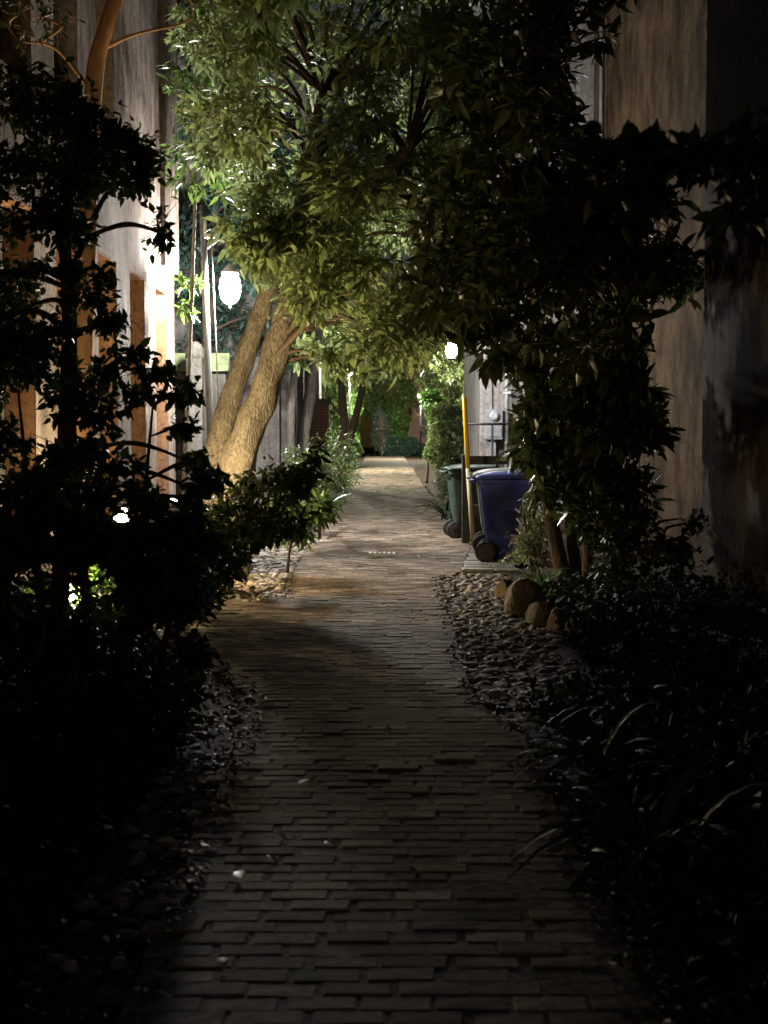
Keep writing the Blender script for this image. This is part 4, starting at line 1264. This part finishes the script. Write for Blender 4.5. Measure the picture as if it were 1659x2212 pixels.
strap_plant('strap_leaf_plant', 'dark spiky strap-leaved clump between the path and the green bin', (1.12, 25.5, 0.02), 46, 0.85, 0.06, M['leaf_strap'], 1, 0.8)
strap_plant('strap_leaf_plant', 'pale-tipped arching clump just beyond the dark spiky one at the right edge', (1.3, 28, 0.02), 40, 0.7, 0.05, M['leaf_pale'], 2, 0.9)
gpos = [((0.98, 6.6), 'arching strap-leaved clump at the right edge in the dark foreground, left of the others'),
        ((1.25, 7.6), 'strap-leaved clump furthest back of those right of the foreground path'),
        ((1.45, 6.0), 'strap-leaved clump at the far lower right, deepest in shadow'),
        ((0.95, 5.2), 'strap-leaved clump nearest the camera at lower right')]
for i, ((x, y), lb) in enumerate(gpos):
    strap_plant('arching_plant', lb, (x, y, 0.03), 34, 0.62, 0.05, M['leaf_strap'], 20 + i, 1.0, 'strap-leaved clumps in the right bed')
strap_plant('fern', 'feathery green fern beside the sandstone boulders', (P(1165, 1270, 14.2).x, 14.2, 0.05), 60, 0.5, 0.03, M['leaf_green'], 30, 0.9)
strap_plant('grass_tuft', 'small tuft of grass behind the second boulder', (P(1185, 1330, 13).x, 13.1, 0.05), 50, 0.32, 0.015, M['leaf_green'], 31, 0.8)

# --- small-leaved shrubs round the tree foot, right
crown = poly_clumps([(1085, 1090), (1150, 1070), (1200, 1110), (1190, 1200), (1130, 1220), (1080, 1170)], 14.9, 16.4, 18, 0.24, 26, 95, 0.8)
plant('variegated_shrub', 'small pale-leaved shrub in front of the blue bin', 'shrub', [([G(1150, 1270), at(1140, 1150, 15.4)], [0.02, 0.008])], crown, 0.055, 0.032, M['leaf_pale'], M['bark_dark'],
      n_leaf=8, slen=0.12, seed=33, stem_name='stem', n_parts=80)
crown = poly_clumps([(1250, 1090), (1330, 1060), (1420, 1090), (1500, 1110), (1480, 1200), (1380, 1230), (1260, 1230)], 12.2, 13.6, 20, 0.2, 22, 96, 0.8)
plant('small_leaf_shrub', 'dark small-leaved shrub at the foot of the tan wall', 'shrub', [([G(1330, 1350), at(1330, 1160, 13)], [0.02, 0.008]), ([G(1500, 1330), at(1440, 1180, 13.2), at(1380, 1100, 13.2)], [0.016, 0.012, 0.006])], crown, 0.06, 0.034, M['leaf_dark'], M['bark_dark'],
      n_leaf=8, slen=0.12, seed=34, stem_name='stem', n_parts=120)

# --- near branch at upper right, out of focus
crown = [(at(1300, 330, 4.9), (0.13, 0.2, 0.04), 18), (at(1420, 330, 4.8), (0.16, 0.2, 0.05), 24), (at(1540, 330, 4.7), (0.16, 0.2, 0.06), 24), (at(1640, 380, 4.7), (0.14, 0.2, 0.06), 18),
         (at(1600, 460, 4.6), (0.12, 0.2, 0.03), 8), (at(1700, 300, 4.6), (0.2, 0.2, 0.12), 40), (at(1380, 420, 5.0), (0.10, 0.15, 0.05), 18)]
plant('near_shrub', 'blurred dark branch reaching in from the right near the camera', 'shrub', [([Vector((1.75, 4.4, 0)), Vector((1.7, 4.5, 1.4)), Vector((1.5, 4.6, 2.3)), at(1640, 350, 4.7), at(1440, 335, 4.8)], [0.05, 0.04, 0.03, 0.014, 0.006])],
      crown, 0.085, 0.04, M['leaf_dark'], M['bark_dark'], n_leaf=7, slen=0.1, seed=35, stem_name='stem', n_parts=200, twig_r=0.0025)

# --- ground cover in the beds
def cover(name, label, f_xy, n, L, W, mat, seed):
    r = np.random.default_rng(seed)
    pts = np.array([f_xy(r) for _ in range(n)])
    d = norm(r.normal(0, 0.5, (n, 3)) + np.array((0, 0, 0.9)))
    pos, fw, nm = leaf_frames(pts, d, 5, 0.1, 0.1, r)
    e = build_leaves(None, pos, fw, nm, L, W, mat, r, 0, rest_name=name)
    tag(e, label, 'ground cover', kind='stuff')
def left_bed(r):
    y_ = r.uniform(3.2, 12.0); x_ = edge_left(y_) - 0.35 - abs(r.normal(0, 0.75))
    return (x_, y_, 0.05 + r.uniform(0, 1) ** 1.5 * min(0.75, 0.12 + 0.55 * max(0, edge_left(y_) - 0.4 - x_)))
def right_bed(r):
    y_ = r.uniform(3.2, 14.0); e_ = edge_right(y_) + (0.25 if y_ < 8.3 else 0.85)
    x_ = e_ + abs(r.normal(0, 0.7))
    return (min(x_, 2.95), y_, 0.05 + r.uniform(0, 1) ** 1.5 * min(0.5, 0.1 + 0.4 * max(0, x_ - e_)))
def left_far(r):
    y_ = r.uniform(12, 24); x_ = -1.8 - abs(r.normal(0, 0.6))
    return (max(x_, -3.0), y_, 0.04 + r.uniform(0, 0.3))
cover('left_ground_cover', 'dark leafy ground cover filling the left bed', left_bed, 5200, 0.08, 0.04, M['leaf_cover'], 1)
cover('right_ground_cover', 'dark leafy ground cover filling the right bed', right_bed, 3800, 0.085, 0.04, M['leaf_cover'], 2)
cover('far_ground_cover', 'lit green ground cover in front of the pale house', left_far, 1600, 0.08, 0.04, M['leaf_green'], 3)

# --- leaf litter along both path edges
def litter(r):
    y_ = 3.3 + 12.5 * r.uniform(0, 1)
    if r.uniform() < 0.5: x_ = edge_left(y_) + 0.06 - abs(r.normal(0, 0.28))
    else: x_ = edge_right(y_) - 0.05 + abs(r.normal(0, 0.28 if y_ < 8.4 else 0.5))
    return (x_, y_, 0.02 + (0.03 if edge_left(y_) - 0.05 < x_ < edge_right(y_) + 0.05 else 0.0) + r.uniform(0, 0.02))
r_ = np.random.default_rng(77)
n_ = 3600
pts = np.array([litter(r_) for _ in range(n_)])
fw = norm(np.stack([r_.normal(0, 1, n_), r_.normal(0, 1, n_), r_.normal(0, 0.18, n_)], 1))
nn = np.array((0, 0, 1.0)) + r_.normal(0, 0.25, (n_, 3)); nn = norm(nn - fw * np.sum(nn * fw, 1, keepdims=True))
tag(build_leaves(None, pts, fw, nn, 0.055, 0.026, M['litter'], r_, 0, rest_name='leaf_litter', fold=0.4, curl=0.3), 'brown leaf litter along both edges of the brick path', 'leaf litter', kind='stuff')

# ------------------------------------------------------------------ boulders edging the right bed
bl = [(1094, 1268, 13.9, .17, .13, 'tan sandstone boulder at the top end of the row, nearest the bins'),
      (1122, 1292, 13.4, .19, .15, 'pale orange boulder second from the bins in the edging row'),
      (1135, 1335, 12.6, .27, .22, 'largest tilted orange-brown boulder edging the right bed'),
      (1168, 1362, 12.0, .20, .17, 'grey-green boulder right after the largest in the edging row'),
      (1210, 1378, 11.6, .17, .14, 'dark round boulder at the shaded end of the edging row'),
      (1245, 1398, 11.2, .15, .13, 'small split boulder at the lower end of the edging row')]
for i, (px, py, D, a, hgt, lb) in enumerate(bl):
    V, F = stone_shape(300 + i * 3, 3)
    o = bpy.data.objects.new('boulder', mesh_from('boulder', V, F, M['boulder'], False))
    gpt = P(px, py, D)
    o.location = (gpt.x, D, hgt * 0.55)
    o.scale = (a * 0.62, a * 0.75, hgt)
    o.rotation_euler = (random.uniform(-.3, .3), random.uniform(-.4, .4), random.uniform(0, 6))
    tag(link(o), lb, 'boulder', 'boulders edging the right bed')

# ------------------------------------------------------------------ fallen leaves
T, F = leaf_template(0.085, 0.042, 0.35, 0.25)
fl_mesh = [mesh_from('fallen_leaf', T * k, F, M['leaf_dry'], True) for k in (0.6, 0.85, 1.1)]
spots = [(540, 1621), (690, 1702), (645, 1722), (600, 1833), (575, 1880), (875, 1905), (1117, 1855), (480, 2110), (520, 1933), (757, 1514), (830, 1590), (930, 1160),
         (720, 1440), (880, 1330), (640, 1360), (1005, 1262), (770, 1262), (505, 1478), (1050, 1470), (1225, 1512), (1210, 1440), (980, 1300), (560, 1480), (500, 1520),
         (495, 1826), (460, 1862), (380, 1853), (410, 1725), (700, 1850), (900, 1210), (840, 1120), (1160, 1410), (600, 1250)]
for i, (px, py) in enumerate(spots):
    q = G(px, py)
    o = bpy.data.objects.new('fallen_leaf', fl_mesh[i % 3])
    o.location = (q.x, q.y, 0.058)
    o.rotation_euler = (random.uniform(-.3, .3), random.uniform(-.3, .3), random.uniform(0, 6.28))
    near = q.y < 10.5
    tag(link(o), 'pale dry fallen leaf on the dark foreground paving' if near else 'pale dry fallen leaf on the lamplit middle stretch of path', 'leaf',
        'fallen leaves on the foreground paving' if near else 'fallen leaves on the lamplit path')
